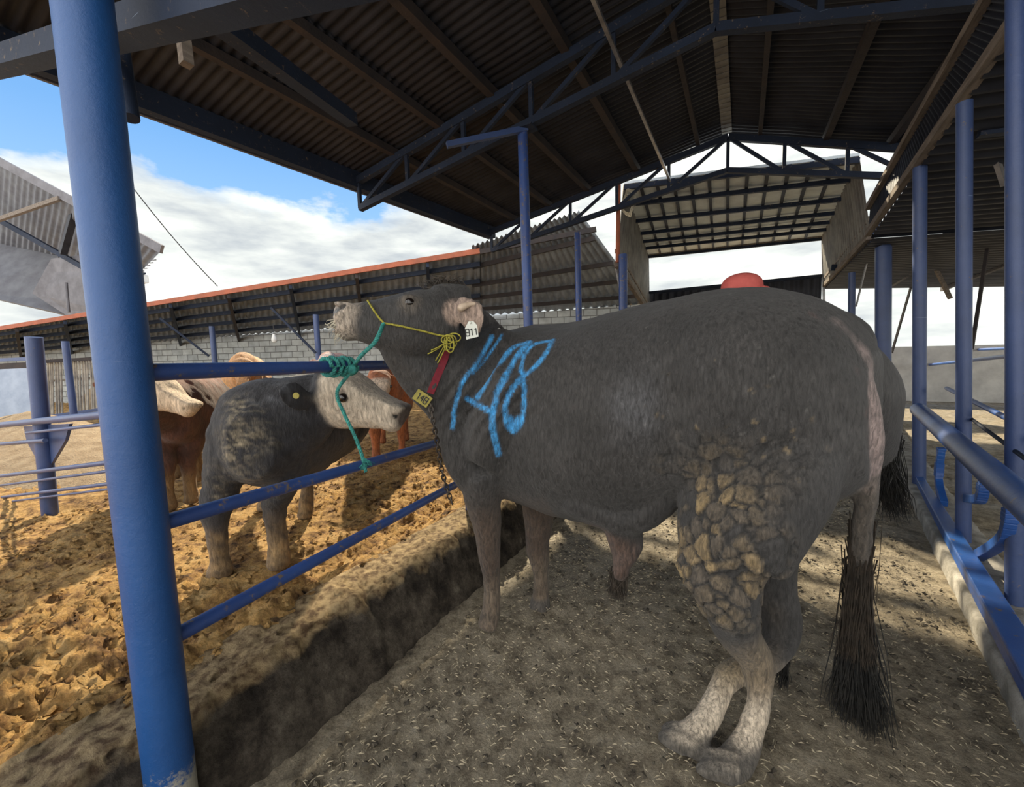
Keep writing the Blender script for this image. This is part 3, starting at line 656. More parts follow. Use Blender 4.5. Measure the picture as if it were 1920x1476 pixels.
# ------------------------------------------------------------------ right side: feed barrier
fpA = G(1912, 1300, .10); fd = kd; fn = A(fd[1], -fd[0], 0)
pr = lambda x, y, off=0: PL(x, y, fpA+fn*off, fn)
crn = [(G(1712, 898, .10), G(1912, 1300, .10)), (G(1716, 893, .165), G(1916, 1265, .165)), (G(1727, 886, .165), G(1920, 1171, .165))]
crn.append((crn[2][0]-A(0, 0, .06), crn[2][1]-A(0, 0, .06)))
vv = []
for a, b in crn: vv += [a, b+(b-a)*.7]
lo = MB(); lo.add(vv, [(0, 1, 3, 2), (2, 3, 5, 4), (4, 5, 7, 6), (6, 7, 1, 0), (0, 2, 4, 6), (1, 7, 5, 3)])
lo = lo.build('barrier_beam', 'blue_feed', bevel=.006); tag(lo, 'wide worn blue beam lying along the right kerb', 'beam')
a, b = pr(1722, 768), pr(1920, 940); b = b+(b-a)*.8
o = MB().tube([a, b], .055, 22).build('barrier_rail', 'blue_feed', smooth=True); tag(o, 'thick blue tube rail of the right feed barrier', 'rail')
a, b = pr(1775, 728, .22), pr(1920, 800, .22); b = b+(b-a)*.8
o = MB().tube([a, b], .016, 12).build('barrier_rail', 'blue_feed', smooth=True); tag(o, 'thin blue rail set behind the thick one on the right', 'rail')
a, b = pr(1800, 770, .12), pr(1920, 858, .12); b = b+(b-a)*.8
o = MB().tube([a, b], .010, 10).build('barrier_rail', 'dark_steel', smooth=True); tag(o, 'dark cable-thin rail between the two right barrier rails', 'rail')
def vpost(px_, pyb, ztop, r_, label, yt=None, off=0, m='blue_feed', zb=0.0):
    g = G(px_, pyb, .0); tp = PY(px_+2, 300, g[1]); dz = (tp-g)/(tp[2]-g[2]); o = MB().tube([g, g+dz*ztop], r_, 20).build('barrier_post', m, smooth=True); tag(o, label, 'post'); return o
vpost(1723, 925, 2.95, .048, 'tall blue tube post where the right kerb ends', m='blue_far')
vpost(1806, 1040, 2.80, .037, 'tall blue post rising behind the right barrier rails', m='blue_far')
vpost(1903, 1165, 2.95, .034, 'blue post at the right picture edge', m='blue_far')
vpost(1655, 830, 2.75, .09, 'dim broad blue post behind the bull tail beyond the barrier', m='blue_far')
vpost(1596, 800, 2.6, .05, 'dim slim post just right of the far opening', m='blue_far')
# curved feed yokes
for (x0, y0, xm, ym, x1, y1, lab) in [(1896, 950, 1882, 1010, 1834, 1043, 'curved blue yoke arm on the near right barrier'), (1845, 905, 1838, 935, 1815, 935, 'small curved blue yoke arm behind the second post'), (1765, 840, 1760, 900, 1770, 945, 'dark curved yoke arm farther along the barrier')]:
    pts = crom([pr(x0, y0, .12), pr(xm, ym, .12), pr(x1, y1, .12)], 8)
    mb = MB()
    for i in range(len(pts)-1): mb.bar(pts[i], pts[i+1]+(pts[i+1]-pts[i])*.1, .045, .05)
    o = mb.build('feed_yoke', 'blue_feed', bevel=.004); tag(o, lab, 'yoke')
o = MB().bar(pr(1905, 965, .22), pr(1912, 1330, .22), .045, .045).build('yoke_upright', 'blue_feed'); tag(o, 'square blue upright beside the near yoke arm', 'upright')

# right lean-to beyond the valance
rr = corr_sheet('side_roof', A(lf[0], lf[1], lf[2]-.05), A(6.8, 8, 2.55), A(ln_[0], -.5, ln_[2]-.05), A(6.2, -.5, 2.45), 'roof_sheet', period=.18, amp=.02, nu=2)
tag(rr, 'dark corrugated side roof beyond the valance on the right', 'roof')
rr2 = corr_sheet('side_roof', A(frb[0], frb[1], frb[2]-.1), A(7.5, 13.5, 2.4), A(lf[0], lf[1]-.1, lf[2]-.1), A(6.8, 7.9, 2.5), 'roof_sheet', period=.18, amp=.02, nu=2)
tag(rr2, 'far half of the dark side roof on the right', 'roof')
for k, x in enumerate([2.4, 3.4, 4.5, 5.6]):
    t_ = (x-1.5)/5.2; z = 3.0-.55*t_
    MB().bar((x, -.4, z-.1), (x, 8, z-.06), .06, .09).build('purlin', 'old_timber' if k % 2 else 'rust_steel', rr)
    MB().bar((x+.2, 8, z-.14), (x+.5, 13, z-.2), .06, .09).build('purlin', 'rust_steel', rr2)
for k, y in enumerate([1.5, 4.5, 7.4, 10.4]):
    MB().bar((1.5, y, 2.93), (6.3, y, 2.40), .07, .12).build('rafter', 'dark_steel', rr if y < 8 else rr2)
o = uvwall('wall_far_right', (1.9, 13.6, 0), (8.2, 13.6, 0), 0, 1.35, 0, 1.30, 'pale_wall', 2, 'pale low end wall beyond the right barrier')
o.name = 'wall_end'
mb = MB(); mb.box((7.6, 6, .55), .2, 15, 1.1); o = mb.build('wall_side', 'pale_wall'); tag(o, 'pale low side wall beyond the right barrier', kind='structure')
for a, b, lab in [(pr(1690, 662, 2.0), pr(1920, 652, 2.0), 'pale blue far rail across the right stalls'), (pr(1690, 690, 1.2), pr(1925, 664, 1.2), 'blue rail across the right stalls below the pale one')]:
    o = MB().tube([a, b], .03, 10).build('stall_rail', 'blue_feed', smooth=True); tag(o, lab, 'rail')
# timber braces under the valance and thin rods
for (x0, y0, x1, y1, d0, d1, wd, m, lab) in [(1828, 178, 1884, 348, 3.4, 3.5, .035, 'bright_steel', 'pale brace hanging from the valance near the right edge'), (1736, 312, 1765, 378, 4.6, 4.7, .04, 'old_timber', 'short timber brace below the middle of the valance'), (1696, 360, 1706, 385, 5.4, 5.4, .03, 'old_timber', 'tiny timber brace below the far valance'), (1637, 445, 1605, 575, 6.8, 7.2, .02, 'bright_steel', 'thin rod leaning left below the valance end'), (1637, 450, 1668, 630, 6.6, 6.6, .02, 'bright_steel', 'thin rod leaning right below the valance end'), (1709, 535, 1672, 662, 6.0, 6.4, .035, 'rust_steel', 'thin dark rod leaning behind the tall blue post'), (1853, 455, 1822, 655, 4.4, 4.5, .035, 'rust_steel', 'dark brace leaning on the second blue post'), (1752, 498, 1782, 560, 6.5, 6.5, .05, 'old_timber', 'pale timber strut under the far side roof')]:
    if x0 in (1709, 1853, 1752):   # these hang from the side roof: meet its underside
        d0 = 5.0
        for _ in range(40): q = P(x0, y0, d0); d0 += ((2.90-.1*(q[0]-1.5))-q[2])*1.5
        d1 = d0
    o = MB().bar(P(x0, y0, d0), P(x1, y1, d1), wd, wd).build('brace', m); tag(o, lab, 'brace')

# ================================================================== ANIMALS
def unit(v): v = A(*v); return v/(np.linalg.norm(v)+1e-9)
class Body:
    """closed lofts that are fused into one skin by a voxel remesh"""
    def __init__(s): s.mb = MB()
    def loft(s, rings, n=24, sub=4):
        # ring: (centre, a, b, ra, rb_up, rb_dn, power)
        R = [np.concatenate([A(*r[0]), unit(r[1]), unit(r[2]), A(r[3], r[4], r[5], r[6] if len(r) > 6 else 2.0)]) for r in rings]
        R = crom(R, sub); vs = []; fs = []
        for r in R:
            c, a, b = r[:3], unit(r[3:6]), unit(r[6:9]); pw = 2/r[12]
            for k in range(n):
                t = 2*pi*k/n; ct, st = cos(t), sin(t)
                x = math.copysign(abs(ct)**pw, ct)*max(r[9], .004); y = math.copysign(abs(st)**pw, st)*max(r[10] if st > 0 else r[11], .004)
                vs.append(c+a*x+b*y)
        m = len(R)
        for i in range(m-1):
            for k in range(n): fs.append((i*n+k, i*n+(k+1) % n, (i+1)*n+(k+1) % n, (i+1)*n+k))
        fs += [tuple(range(n))[::-1], tuple((m-1)*n+k for k in range(n))]
        s.mb.add(vs, fs)
    def limb(s, pts, n=16, sub=5, ref=(0, 0, 1)):
        """pts: (pos, r) or (pos, ra, rb) ; ra along ref-perpendicular, rb along the other axis"""
        ps = [A(*p[0]) for p in pts]; rings = []
        for i, p in enumerate(pts):
            d = unit(ps[min(i+1, len(ps)-1)]-ps[max(i-1, 0)]); a = np.cross(d, unit(ref))
            if np.linalg.norm(a) < .2: a = np.cross(d, A(1, 0, 0))
            a = unit(a); b = np.cross(a, d); ra = p[1]; rb = p[2] if len(p) > 2 else p[1]
            rings.append((ps[i], a, b, ra, rb, rb))
        # round the ends
        d0 = unit(ps[0]-ps[1]); d1 = unit(ps[-1]-ps[-2]); r0_, r1_ = min(rings[0][3:5]), min(rings[-1][3:5])
        rings = [(ps[0]+d0*r0_*.5,)+rings[0][1:3]+tuple(q*.6 for q in rings[0][3:6])]+rings+[(ps[-1]+d1*r1_*.5,)+rings[-1][1:3]+tuple(q*.6 for q in rings[-1][3:6])]
        s.loft(rings, n, sub)
    def blob(s, c, r, ax=((1, 0, 0), (0, 1, 0), (0, 0, 1))):
        bm = bmesh.new(); bmesh.ops.create_icosphere(bm, subdivisions=3, radius=1)
        X, Y, Z = [unit(q) for q in ax]; v = [A(*c)+X*q.co.x*r[0]+Y*q.co.y*r[1]+Z*q.co.z*r[2] for q in bm.verts]
        s.mb.add(v, [tuple(q.index for q in f.verts) for f in bm.faces]); bm.free()
    def bake(s, name, voxel, smooth=6):
        me = bpy.data.meshes.new('tmp'); me.from_pydata(s.mb.v, [], s.mb.f); me.update()
        o = bpy.data.objects.new('tmp', me); COL.objects.link(o)
        md = o.modifiers.new('r', 'REMESH'); md.mode = 'VOXEL'; md.voxel_size = voxel
        ms = o.modifiers.new('s', 'SMOOTH'); ms.factor = .5; ms.iterations = smooth
        dg = bpy.context.evaluated_depsgraph_get(); ev = o.evaluated_get(dg); m2 = bpy.data.meshes.new_from_object(ev)
        bpy.data.objects.remove(o); m2.name = name; m2.materials.clear()
        return m2
def getco(me): c = np.empty(len(me.vertices)*3, np.float32); me.vertices.foreach_get('co', c); return c.reshape(-1, 3).astype(float)
def setco(me, c): me.vertices.foreach_set('co', c.astype(np.float32).ravel()); me.update()
def getno(me): c = np.empty(len(me.vertices)*3, np.float32); me.vertices.foreach_get('normal', c); return c.reshape(-1, 3).astype(float)
def setcol(me, col):
    at = me.color_attributes.new('Col', 'FLOAT_COLOR', 'POINT'); c = np.ones((len(col), 4), np.float32); c[:, :3] = np.clip(col, 0, 1); at.data.foreach_set('color', c.ravel())
def segdist(co, a, b):
    a = A(*a); b = A(*b); d = b-a; t = np.clip(((co-a)@d)/(d@d+1e-12), 0, 1); return np.linalg.norm(co-a-t[:, None]*d, axis=1), t
def polydist(co, pts):
    D = np.full(len(co), 9.0)
    for i in range(len(pts)-1): D = np.minimum(D, segdist(co, pts[i], pts[i+1])[0])
    return D
def sstep(x, a, b): t = np.clip((x-a)/(b-a), 0, 1); return t*t*(3-2*t)
def blend(col, m, c): return col*(1-m[:, None])+np.array(c)*m[:, None]
def n3(co, sc, seed=0): # cheap 3D-ish noise in -1..1
    return (fbm(co[:, 0]+co[:, 2]*.37, co[:, 1]+co[:, 2]*.93, sc, 3, seed)+fbm(co[:, 0]*.8-co[:, 1]*.6, co[:, 2], sc, 3, seed+50))*.8
def strands(name, m, parent, roots, tips, n, r, spread, seed, curl=.02, segs=5):
    """hair tuft: n thin tapering strands from near 'roots' curve to around 'tips'"""
    rg = np.random.default_rng(seed); mb = MB()
    for _ in range(n):
        t = rg.random(); a = lerp(A(*roots[0]), A(*roots[1]), t)+rg.normal(0, 1, 3)*r*.5
        e = lerp(A(*tips[0]), A(*tips[1]), rg.random())+rg.normal(0, 1, 3)*spread
        mid = (a+e)/2+rg.normal(0, 1, 3)*curl; mid2 = lerp(a, e, .8)+rg.normal(0, 1, 3)*curl
        w_ = .0010+.0016*rg.random(); mb.tube(crom([a, mid, mid2, e], 2), list(np.linspace(w_*1.2, w_*.3, 7)), 3, False)
    return mb.build(name, m, parent, True)

# ---------------- the big dark bull
bull_o = (-.45, 1.75, 0)
bull = empty('bull', bull_o, 'big dark brown bull with blue painted number 148 standing in the aisle', 'bull')
B = Body()
up = A(0, 0, 1)
spine = crom([(.37, 1.68, 0), (.22, 1.74, 0), (.05, 1.80, 0), (-.15, 1.85, 0), (-.40, 1.88, 0), (-.65, 1.88, 0), (-.88, 1.84, 0), (-1.08, 1.77, 0), (-1.26, 1.69, 0)], 6)
acc = np.concatenate([[0], np.cumsum([np.linalg.norm(spine[i+1]-spine[i]) for i in range(len(spine)-1)])]); acc /= acc[-1]
def sp(s):
    c = A(*[np.interp(s, acc, [q[k] for q in spine]) for k in range(3)]); c1 = A(*[np.interp(min(s+.03, 1), acc, [q[k] for q in spine]) for k in range(3)]); c0 = A(*[np.interp(max(s-.03, 0), acc, [q[k] for q in spine]) for k in range(3)])
    d = unit(c1-c0); return c, d, A(-d[1], d[0], 0)
tor = [(.00, 1.34, .92, .13), (.05, 1.46, .84, .24), (.13, 1.545, .80, .31), (.22, 1.585, .76, .345), (.34, 1.58, .72, .35), (.46, 1.555, .61, .37), (.58, 1.525, .57, .375), (.70, 1.50, .575, .35), (.80, 1.49, .62, .31), (.89, 1.44, .66, .27), (.96, 1.32, .72, .20), (1.0, 1.20, .80, .12)]
rings = []
for s_, zt, zb, hw in tor:
    c, d, l = sp(s_); zc = zb+(zt-zb)*.52; c = A(c[0], c[1], zc); rings.append((c, l, up, hw, zt-zc, zc-zb, 2.25))
B.loft(rings, 40, 4)
# near hind leg (left): thigh, gaskin, hock, cannon, hoof
B.limb([(P(1490, 700, 1.50), .20, .17), (P(1440, 820, 1.47), .25, .18), (P(1400, 930, 1.44), .24, .17), (P(1368, 1030, 1.42), .185, .14), (P(1362, 1110, 1.42), .135, .105), (P(1385, 1185, 1.44), .088, .07), (P(1418, 1240, 1.44), .058, .056), (P(1425, 1300, 1.42), .040, .040), (P(1408, 1370, 1.40), .040, .038), (P(1392, 1412, 1.385), .050, .046)], 24)
B.limb([(P(1395, 1405, 1.385), .048), (P(1375, 1432, 1.36), .055, .044), (P(1352, 1442, 1.34), .050, .034)], 16)
# far hind leg
B.limb([(P(1530, 740, 1.75), .17), (P(1470, 870, 1.74), .16, .14), (P(1440, 1000, 1.68), .13, .11), (P(1450, 1095, 1.62), .078, .07), (P(1466, 1185, 1.60), .062, .055), (P(1440, 1236, 1.56), .050, .050), (P(1370, 1268, 1.50), .044), (P(1345, 1310, 1.47), .038), (P(1325, 1352, 1.45), .042, .04)], 20)
B.limb([(P(1325, 1350, 1.45), .044), (P(1295, 1382, 1.435), .047, .040), (P(1270, 1392, 1.425), .042, .03)], 16)
# far buttock bulging beyond the tail
B.limb([(P(1470, 640, 1.66), .16, .16), (P(1565, 705, 1.70), .165, .17), (P(1606, 760, 1.72), .15, .17), (P(1636, 825, 1.76), .09, .12), (P(1650, 862, 1.78), .045, .07)], 24)
B.blob(P(1540, 655, 1.66), (.17, .17, .16))
# cloven hooves of the hind feet
def claws(c, f, wd=.036, ln=.085):
    l = unit(np.cross(up, f))
    for s_ in (-1, 1): B.loft([(c-f*ln*.55+l*s_*wd*.55+up*.032, l, up, wd*.5, .036, .030), (c+l*s_*wd*.62+up*.030, l, up, wd*.62, .034, .028), (c+f*ln*.6+l*s_*wd*.66+up*.024, l, up, wd*.55, .022, .022), (c+f*ln*.95+l*s_*wd*.55+up*.014, l, up, wd*.3, .010, .012)], 14, 3)
claws(G(1356, 1452), unit(A(-.9, -.12, 0))); claws(G(1282, 1402), unit(A(-.95, .15, 0)))
# near front leg
B.limb([(P(960, 720, 1.86), .15, .13), (P(915, 830, 1.90), .13, .12), (P(905, 920, 1.95), .096, .09), (P(913, 985, 1.98), .072, .07), (P(917, 1035, 2.0), .056), (P(922, 1090, 2.02), .041), (P(922, 1130, 2.03), .040), (P(918, 1155, 2.03), .050), (P(912, 1176, 2.01), .056, .04)], 20)
# far front leg
B.limb([(P(1010, 860, 2.22), .15, .12), (P(1012, 950, 2.24), .10, .09), (P(1008, 1025, 2.25), .064), (P(1013, 1068, 2.26), .044), (P(1014, 1110, 2.27), .042), (P(1012, 1135, 2.28), .054), (P(1008, 1150, 2.27), .056, .04)], 20)
# shoulder and hip masses
B.blob(P(868, 712, 1.90), (.13, .15, .17)); B.blob(P(1000, 790, 1.93), (.20, .17, .34)); B.blob(P(1290, 700, 1.55), (.16, .10, .14))
# neck
hd0 = P(842, 588, 1.80)            # back of the skull
B.loft([(A(-.84, 1.83, 1.16), A(.35, 1, 0), A(.2, .0, 1), .24, .30, .38, 2.2), (A(-1.02, 1.77, 1.20), A(.45, 1, 0), A(.25, 0, 1), .20, .27, .34, 2.2), (P(905, 700, 1.86), A(.6, .8, 0), A(.35, 0, 1), .165, .215, .24, 2.2), (P(872, 655, 1.81), A(.6, .8, 0), A(.4, 0, 1), .14, .185, .20), (P(850, 615, 1.80), A(.6, .8, 0), A(.4, 0, 1), .12, .13, .15)], 28)
# dewlap and brisket
B.limb([(P(735, 655, 1.76), .045, .05), (P(775, 715, 1.80), .04, .06), (P(835, 770, 1.86), .05, .08), (P(868, 850, 1.90), .07, .10), (P(890, 900, 1.95), .08, .08)], 16)
B.limb([(P(735, 640, 1.76), .055, .06), (P(775, 680, 1.79), .075, .08), (P(822, 715, 1.84), .10, .10)], 16)
# head loft : T muzzle direction, U crown side, W sideways
tm = P(642, 596, 1.72); T = unit(tm-P(845, 600, 1.80)); W = unit(np.cross(T, up)); Uh = unit(np.cross(W, T)); HL = np.linalg.norm(tm-P(845, 600, 1.80)); H0 = P(845, 600, 1.80)
# check: W sideways (+ towards the camera?), Uh upwards
if W@(CP-H0) < 0: W = -W
hr = [(-.04, .10, .10, .10), (.03, .125, .14, .125), (.12, .125, .17, .135), (.20, .105, .165, .130), (.28, .080, .135, .100), (.36, .064, .100, .078), (.43, .056, .078, .068), (.48, .060, .068, .070), (HL+.0, .055, .060, .064), (HL+.022, .034, .038, .040)]
B.loft([(H0+T*t_, W, Uh, hw, a_, b_, 2.3) for t_, a_, b_, hw in hr], 32)
B.limb([(H0+T*.06+Uh*.10+W*0, .085, .05), (H0-T*.06+Uh*.10, .08, .05)], 16)     # poll tuft
B.limb([(H0+T*(HL-.10)-Uh*.055, .042, .03), (H0+T*(HL-.01)-Uh*.068, .040, .026)], 14)  # lower lip
eyec = H0+T*.165+Uh*.055+W*.118
B.limb([(eyec+T*.035+Uh*.012-W*.012, .012), (eyec+Uh*.026-W*.004, .014), (eyec-T*.04+Uh*.008-W*.01, .012)], 8)
# nostril rim
nosc = H0+T*(HL-.002)+Uh*.026+W*.036
# ear (near side): broad leaf pointing back
e0_, e1_ = H0-T*.015+Uh*.03+W*.115, P(908, 597, 1.66)
B.loft([(e0_, A(0, 0, 1), A(.7, -.7, 0), .030, .022, .022), (lerp(e0_, e1_, .25), A(0, 0, 1), A(.7, -.7, 0), .070, .016, .022), (lerp(e0_, e1_, .55)-A(0, 0, .022), A(.1, 0, 1), A(.7, -.7, 0), .086, .012, .016), (lerp(e0_, e1_, .85)-A(0, 0, .010), A(.1, 0, 1), A(.7, -.7, 0), .064, .012, .014), (e1_, A(0, 0, 1), A(.7, -.7, 0), .015, .010, .010)], 20)
# tail
tailp = [P(1430, 575, 1.42), P(1492, 592, 1.35), P(1548, 622, 1.31), P(1594, 670, 1.29), P(1620, 735, 1.28), P(1630, 810, 1.29), P(1626, 900, 1.33), P(1615, 1010, 1.38), P(1606, 1110, 1.41)]
B.limb([(p, r) for p, r in zip(tailp, [.045, .046, .043, .041, .039, .037, .034, .027, .012])], 16)
# sheath
B.limb([(P(1080, 930, 1.80), .10, .09), (P(1150, 962, 1.76), .11, .08), (P(1205, 958, 1.71), .10, .075), (P(1250, 920, 1.66), .09, .07)], 16)
B.limb([(P(1165, 985, 1.73), .085, .06), (P(1172, 1028, 1.72), .072, .05), (P(1165, 1058, 1.71), .045, .040), (P(1160, 1080, 1.71), .032)], 16)
me = B.bake('body', .0095, 7)
co = getco(me); no = getno(me)
kdt = None
# loose skin folds on the neck and the flank wrinkle
T2 = P(905, 720, 1.75); fold = sstep(np.linalg.norm(co-T2, axis=1), .34, .10)
ph = (co-T2)@unit(P(960, 760, 1.75)-P(860, 690, 1.75))
co += no*(fold*.006*np.sin(ph*2*pi/.042+3*n3(co, 3, 3)))[:, None]
# general muscle undulation
co += no*(.010*n3(co, 4.5, 8))[:, None]
# nostril pit
dn = np.linalg.norm(co-nosc, axis=1); co -= (W*.6+T*.8)[None, :]*(.040*sstep(dn, .036, .012))[:, None]
co += no*(.006*np.exp(-((dn-.038)/.008)**2))[:, None]
# ribs / flank hollow in front of the thigh
fl = P(1255, 800, 1.48); co -= no*(.030*np.exp(-(np.linalg.norm((co-fl)*A(1.6, 1, .7), axis=1)/.10)**2))[:, None]
hip = P(1330, 640, 1.45); co += no*(.014*np.exp(-(np.linalg.norm(co-hip, axis=1)/.09)**2))[:, None]
# project every vertex once for regional colouring of the hide
dv = co-CP; dep = dv@Fv; px = CX+FPX*(dv@Rv)/dep; py = CY-FPX*(dv@Uv)/dep
def reg(pts3, r0_, r1_): return sstep(polydist(co, [A(*p) for p in pts3]), r1_, r0_)
base = np.array([.030, .028, .027]); col = np.repeat(base[None], len(co), 0)*(1+.35*n3(co, 5, 12))[:, None]
z = co[:, 2]; nz_ = n3(co, 9, 15)
brown = A(.070, .046, .032); tan_ = A(.19, .145, .092); pale = A(.50, .42, .32)
hd = reg([P(1430, 1200, 1.44), P(1410, 1420, 1.39)], .07, .20)*(sstep(z, .50, .36)); col = blend(col, hd*.9, tan_)
col = blend(col, reg([P(1345, 1270, 1.48), P(1320, 1340, 1.45)], .05, .12), A(.19, .145, .085))
col = blend(col, sstep(z+.02*nz_, .22, .13)*(co[:, 0] > -.45)*.95, pale)
col = blend(col, sstep(z+.01*nz_, .075, .045)*(co[:, 0] > -.45), A(.10, .088, .072))
fr = (co[:, 0] < -.72)*sstep(z+.04*nz_, .80, .55); col = blend(col, fr*.9, brown)
fr2 = (co[:, 0] < -.72)*sstep(z, .36, .2); col = blend(col, fr2*.8, A(.13, .098, .068))
col = blend(col, (co[:, 0] < -.6)*sstep(z, .06, .03)*1.0, A(.08, .07, .06))
col = blend(col, sstep(polydist(co, [P(1120, 1010, 1.74), P(1165, 1035, 1.72), P(1158, 1110, 1.71)])+.01*nz_, .10, .05)*.85, A(.085, .050, .036))
# tail: grey pinkish bare underside at the top
col = blend(col, reg(tailp[2:7], .040, .052)*.85, A(.27, .205, .19))
pinkp = [P(1512, 600, 1.31), P(1552, 640, 1.28), P(1584, 700, 1.26), P(1602, 770, 1.26)]
co += no*(-.030*sstep(polydist(co, [P(1560, 690, 1.36), P(1585, 760, 1.37), P(1596, 830, 1.39)]), .05, .015)*(dep > 1.27))[:, None]
col = blend(col, sstep(polydist(co, pinkp)+.008*nz_, .036, .014)*.75, A(.46, .22, .19))
col = blend(col, reg(tailp[6:], .04, .055)*.8, A(.085, .07, .055))
# muzzle and face
mz = H0+T*HL; dm = np.linalg.norm(co-mz, axis=1)
col = blend(col, sstep(dm+.01*nz_, .125, .07)*.95, A(.42, .35, .28)); col = blend(col, sstep(dm, .055, .03)*(((co-H0)@Uh) > -.01)*.9, A(.20, .24, .28))  # pale muzzle; grey nose pad with the blue light on its top painted in
col = blend(col, sstep(dn, .032, .022), A(.012, .010, .010))
col = blend(col, sstep(np.linalg.norm(co-eyec, axis=1), .065, .02)*.5, A(.16, .13, .10))
earm = reg([lerp(e0_, e1_, .12), e1_], .05, .075)*sstep(np.linalg.norm(co-e1_, axis=1), .26, .16); col = blend(col, earm*.9, A(.34, .25, .20))
# straw dusting on the poll and the withers
col = blend(col, sstep(n3(co, 30, 77), .55, .75)*sstep(np.linalg.norm(co-(H0+Uh*.12), axis=1), .16, .05)*.5, A(.35, .28, .18))
# pale dust flecks on the flank
fk = sstep(n3(co, 55, 31), .70, .95)*reg([P(1250, 620, 1.45), P(1500, 700, 1.35)], .25, .45); col = blend(col, fk*.5, A(.32, .31, .28))
sw = np.exp(-(np.linalg.norm((co-P(1185, 760, 1.45))*A(1, 1, .7), axis=1)/.085)**2)*(.6+.4*nz_); col = blend(col, np.clip(sw, 0, 1)*.45, A(.20, .21, .24))  # bluish grey sheen painted into the flank colour
# dried dung plates: voronoi cells raised on the skin
dp = [P(1380, 800, 1.28), P(1330, 900, 1.26), P(1270, 960, 1.30), P(1340, 1050, 1.28), P(1330, 1130, 1.30)]
dm_ = sstep(polydist(co, dp)+.03*nz_+.04*n3(co, 3, 91), .26, .15)*(dep < 1.52)*(px > 1188)*(no@(-Fv) > -.2)*sstep(z+.02*nz_, .42, .50)
dm_ = dm_*sstep(py, 790, 880)
hh = np.zeros(len(co)); cellr = np.zeros(len(co)); idx = np.nonzero(dm_ > .02)[0]
for i in idx:
    p = Vector(co[i]*A(1, 1, 1))+noise.noise_vector(Vector(co[i])*9)*.012
    sc = 17.5; d, pt_s = noise.voronoi(p*sc)
    hh[i] = d[1]-d[0]; q = pt_s[0]; cellr[i] = (q[0]*12.9898+q[1]*78.233+q[2]*37.719) % 1.0
cell_on = (cellr < .86)
plate = sstep(hh, .03, .17)*dm_; lowf = sstep(py, 860, 960); plate = plate*(.25+.75*lowf)
co += no*((plate*.0095*cell_on*(.5+.9*cellr))-(sstep(hh, .14, .0)*(dm_ > .25))*.005)[:, None]
pc = lerp(A(.085, .068, .050)[None], A(.42, .29, .12)[None], np.clip(cellr**2*sstep(px, 1520, 1260)*1.35, 0, 1)[:, None])*(1+.35*n3(co, 40, 5))[:, None]
low = sstep(py, 1130, 1180)[:, None]; pc = pc*(1-low)+low*A(.10, .08, .055)
mk = (plate*cell_on)[:, None]*.85; col = col*(1-mk)+pc*mk
col = blend(col, sstep(hh, .10, .0)*(dm_ > .15), A(.009, .008, .007))
# small crumbs of dung scattered higher on the hip
cr = sstep(n3(co, 34, 66), .55, .8)*reg([P(1290, 760, 1.35), P(1420, 830, 1.3)], .06, .24); co += no*(cr*.005)[:, None]; col = blend(col, cr*.6, A(.26, .19, .10))
setco(me, co)
# blue brushed number: strokes laid on the skin where the ray of each stroke point meets it
bvh = BVHTree.FromPolygons([Vector(c) for c in co], [tuple(p.vertices) for p in me.polygons])
def hit(x, y):
    h = bvh.ray_cast(Vector(CP), Vector(ray(x, y)).normalized())
    return A(*h[0]) if h[0] is not None else P(x, y, 1.8)
strokes = [([(923, 631), (908, 658), (892, 687), (870, 712), (854, 759), (849, 802)], .0085), ([(941, 628), (926, 652), (910, 674), (888, 700)], .005),
           ([(991, 642), (957, 656), (923, 700), (908, 724), (895, 745)], .011), ([(874, 746), (895, 759), (926, 774)], .0095), ([(991, 642), (963, 675), (945, 712), (929, 749), (923, 796), (935, 852)], .0125),
           ([(1035, 639), (1001, 646), (983, 668), (976, 690), (980, 703)], .008), ([(1035, 639), (1022, 665), (997, 693), (966, 721), (948, 759), (951, 796), (963, 810)], .010), ([(980, 700), (983, 749), (977, 792), (963, 810)], .009), ([(955, 785), (963, 803), (973, 785)], .014)]
paint = np.zeros(len(co))
for pts, r_ in strokes:
    r_ *= 1.22
    c3 = [hit(*q[:2]) for q in crom([A(x, y, 0) for x, y in pts], 5)]
    D = polydist(co, c3); paint = np.maximum(paint, sstep(D+.0025*n3(co, 60, 9), r_*1.25, r_*.55))
pn = .80+.35*n3(co, 75, 21); col = blend(col, np.clip(paint*pn, 0, 1)*.92, A(.045, .33, .72))
setcol(me, col)
body = link('body', me, 'bull_hide', bull)
# parts
def ball(name, c, r, m, parent, n=3, sc=(1, 1, 1)):
    bm = bmesh.new(); bmesh.ops.create_icosphere(bm, subdivisions=n, radius=r); v = [A(*c)+A(q.co.x*sc[0], q.co.y*sc[1], q.co.z*sc[2]) for q in bm.verts]; f = [tuple(q.index for q in x.verts) for x in bm.faces]; bm.free()
    mb = MB(); mb.add(v, f); return mb.build(name, m, parent, True)
ball('eye', eyec-W*.012, .0225, 'eye', bull)
hb = hit(866, 577); 
MB().tube(crom([hb-W*.03, hb+W*.012, P(880, 571, 1.66), P(892, 570, 1.66)], 3), list(np.linspace(.019, .007, 10)), 12).build('horn', 'horn', bull, True)
strands('tail_switch', 'hair_dark', bull, (P(1606, 1070, 1.44), P(1602, 1190, 1.45)), (P(1572, 1320, 1.47), P(1645, 1368, 1.45)), 900, .030, .026, 5, .008)
strands('tail_switch_strand', 'hair_brown', bull, (P(1616, 975, 1.385), P(1607, 1105, 1.41)), (P(1584, 1220, 1.44), P(1628, 1245, 1.43)), 1100, .030, .014, 6, .005)
strands('rump_hair', 'hair_dark', bull, (P(1638, 800, 1.74), P(1680, 830, 1.78)), (P(1640, 900, 1.76), P(1684, 972, 1.79)), 700, .030, .026, 7, .008)
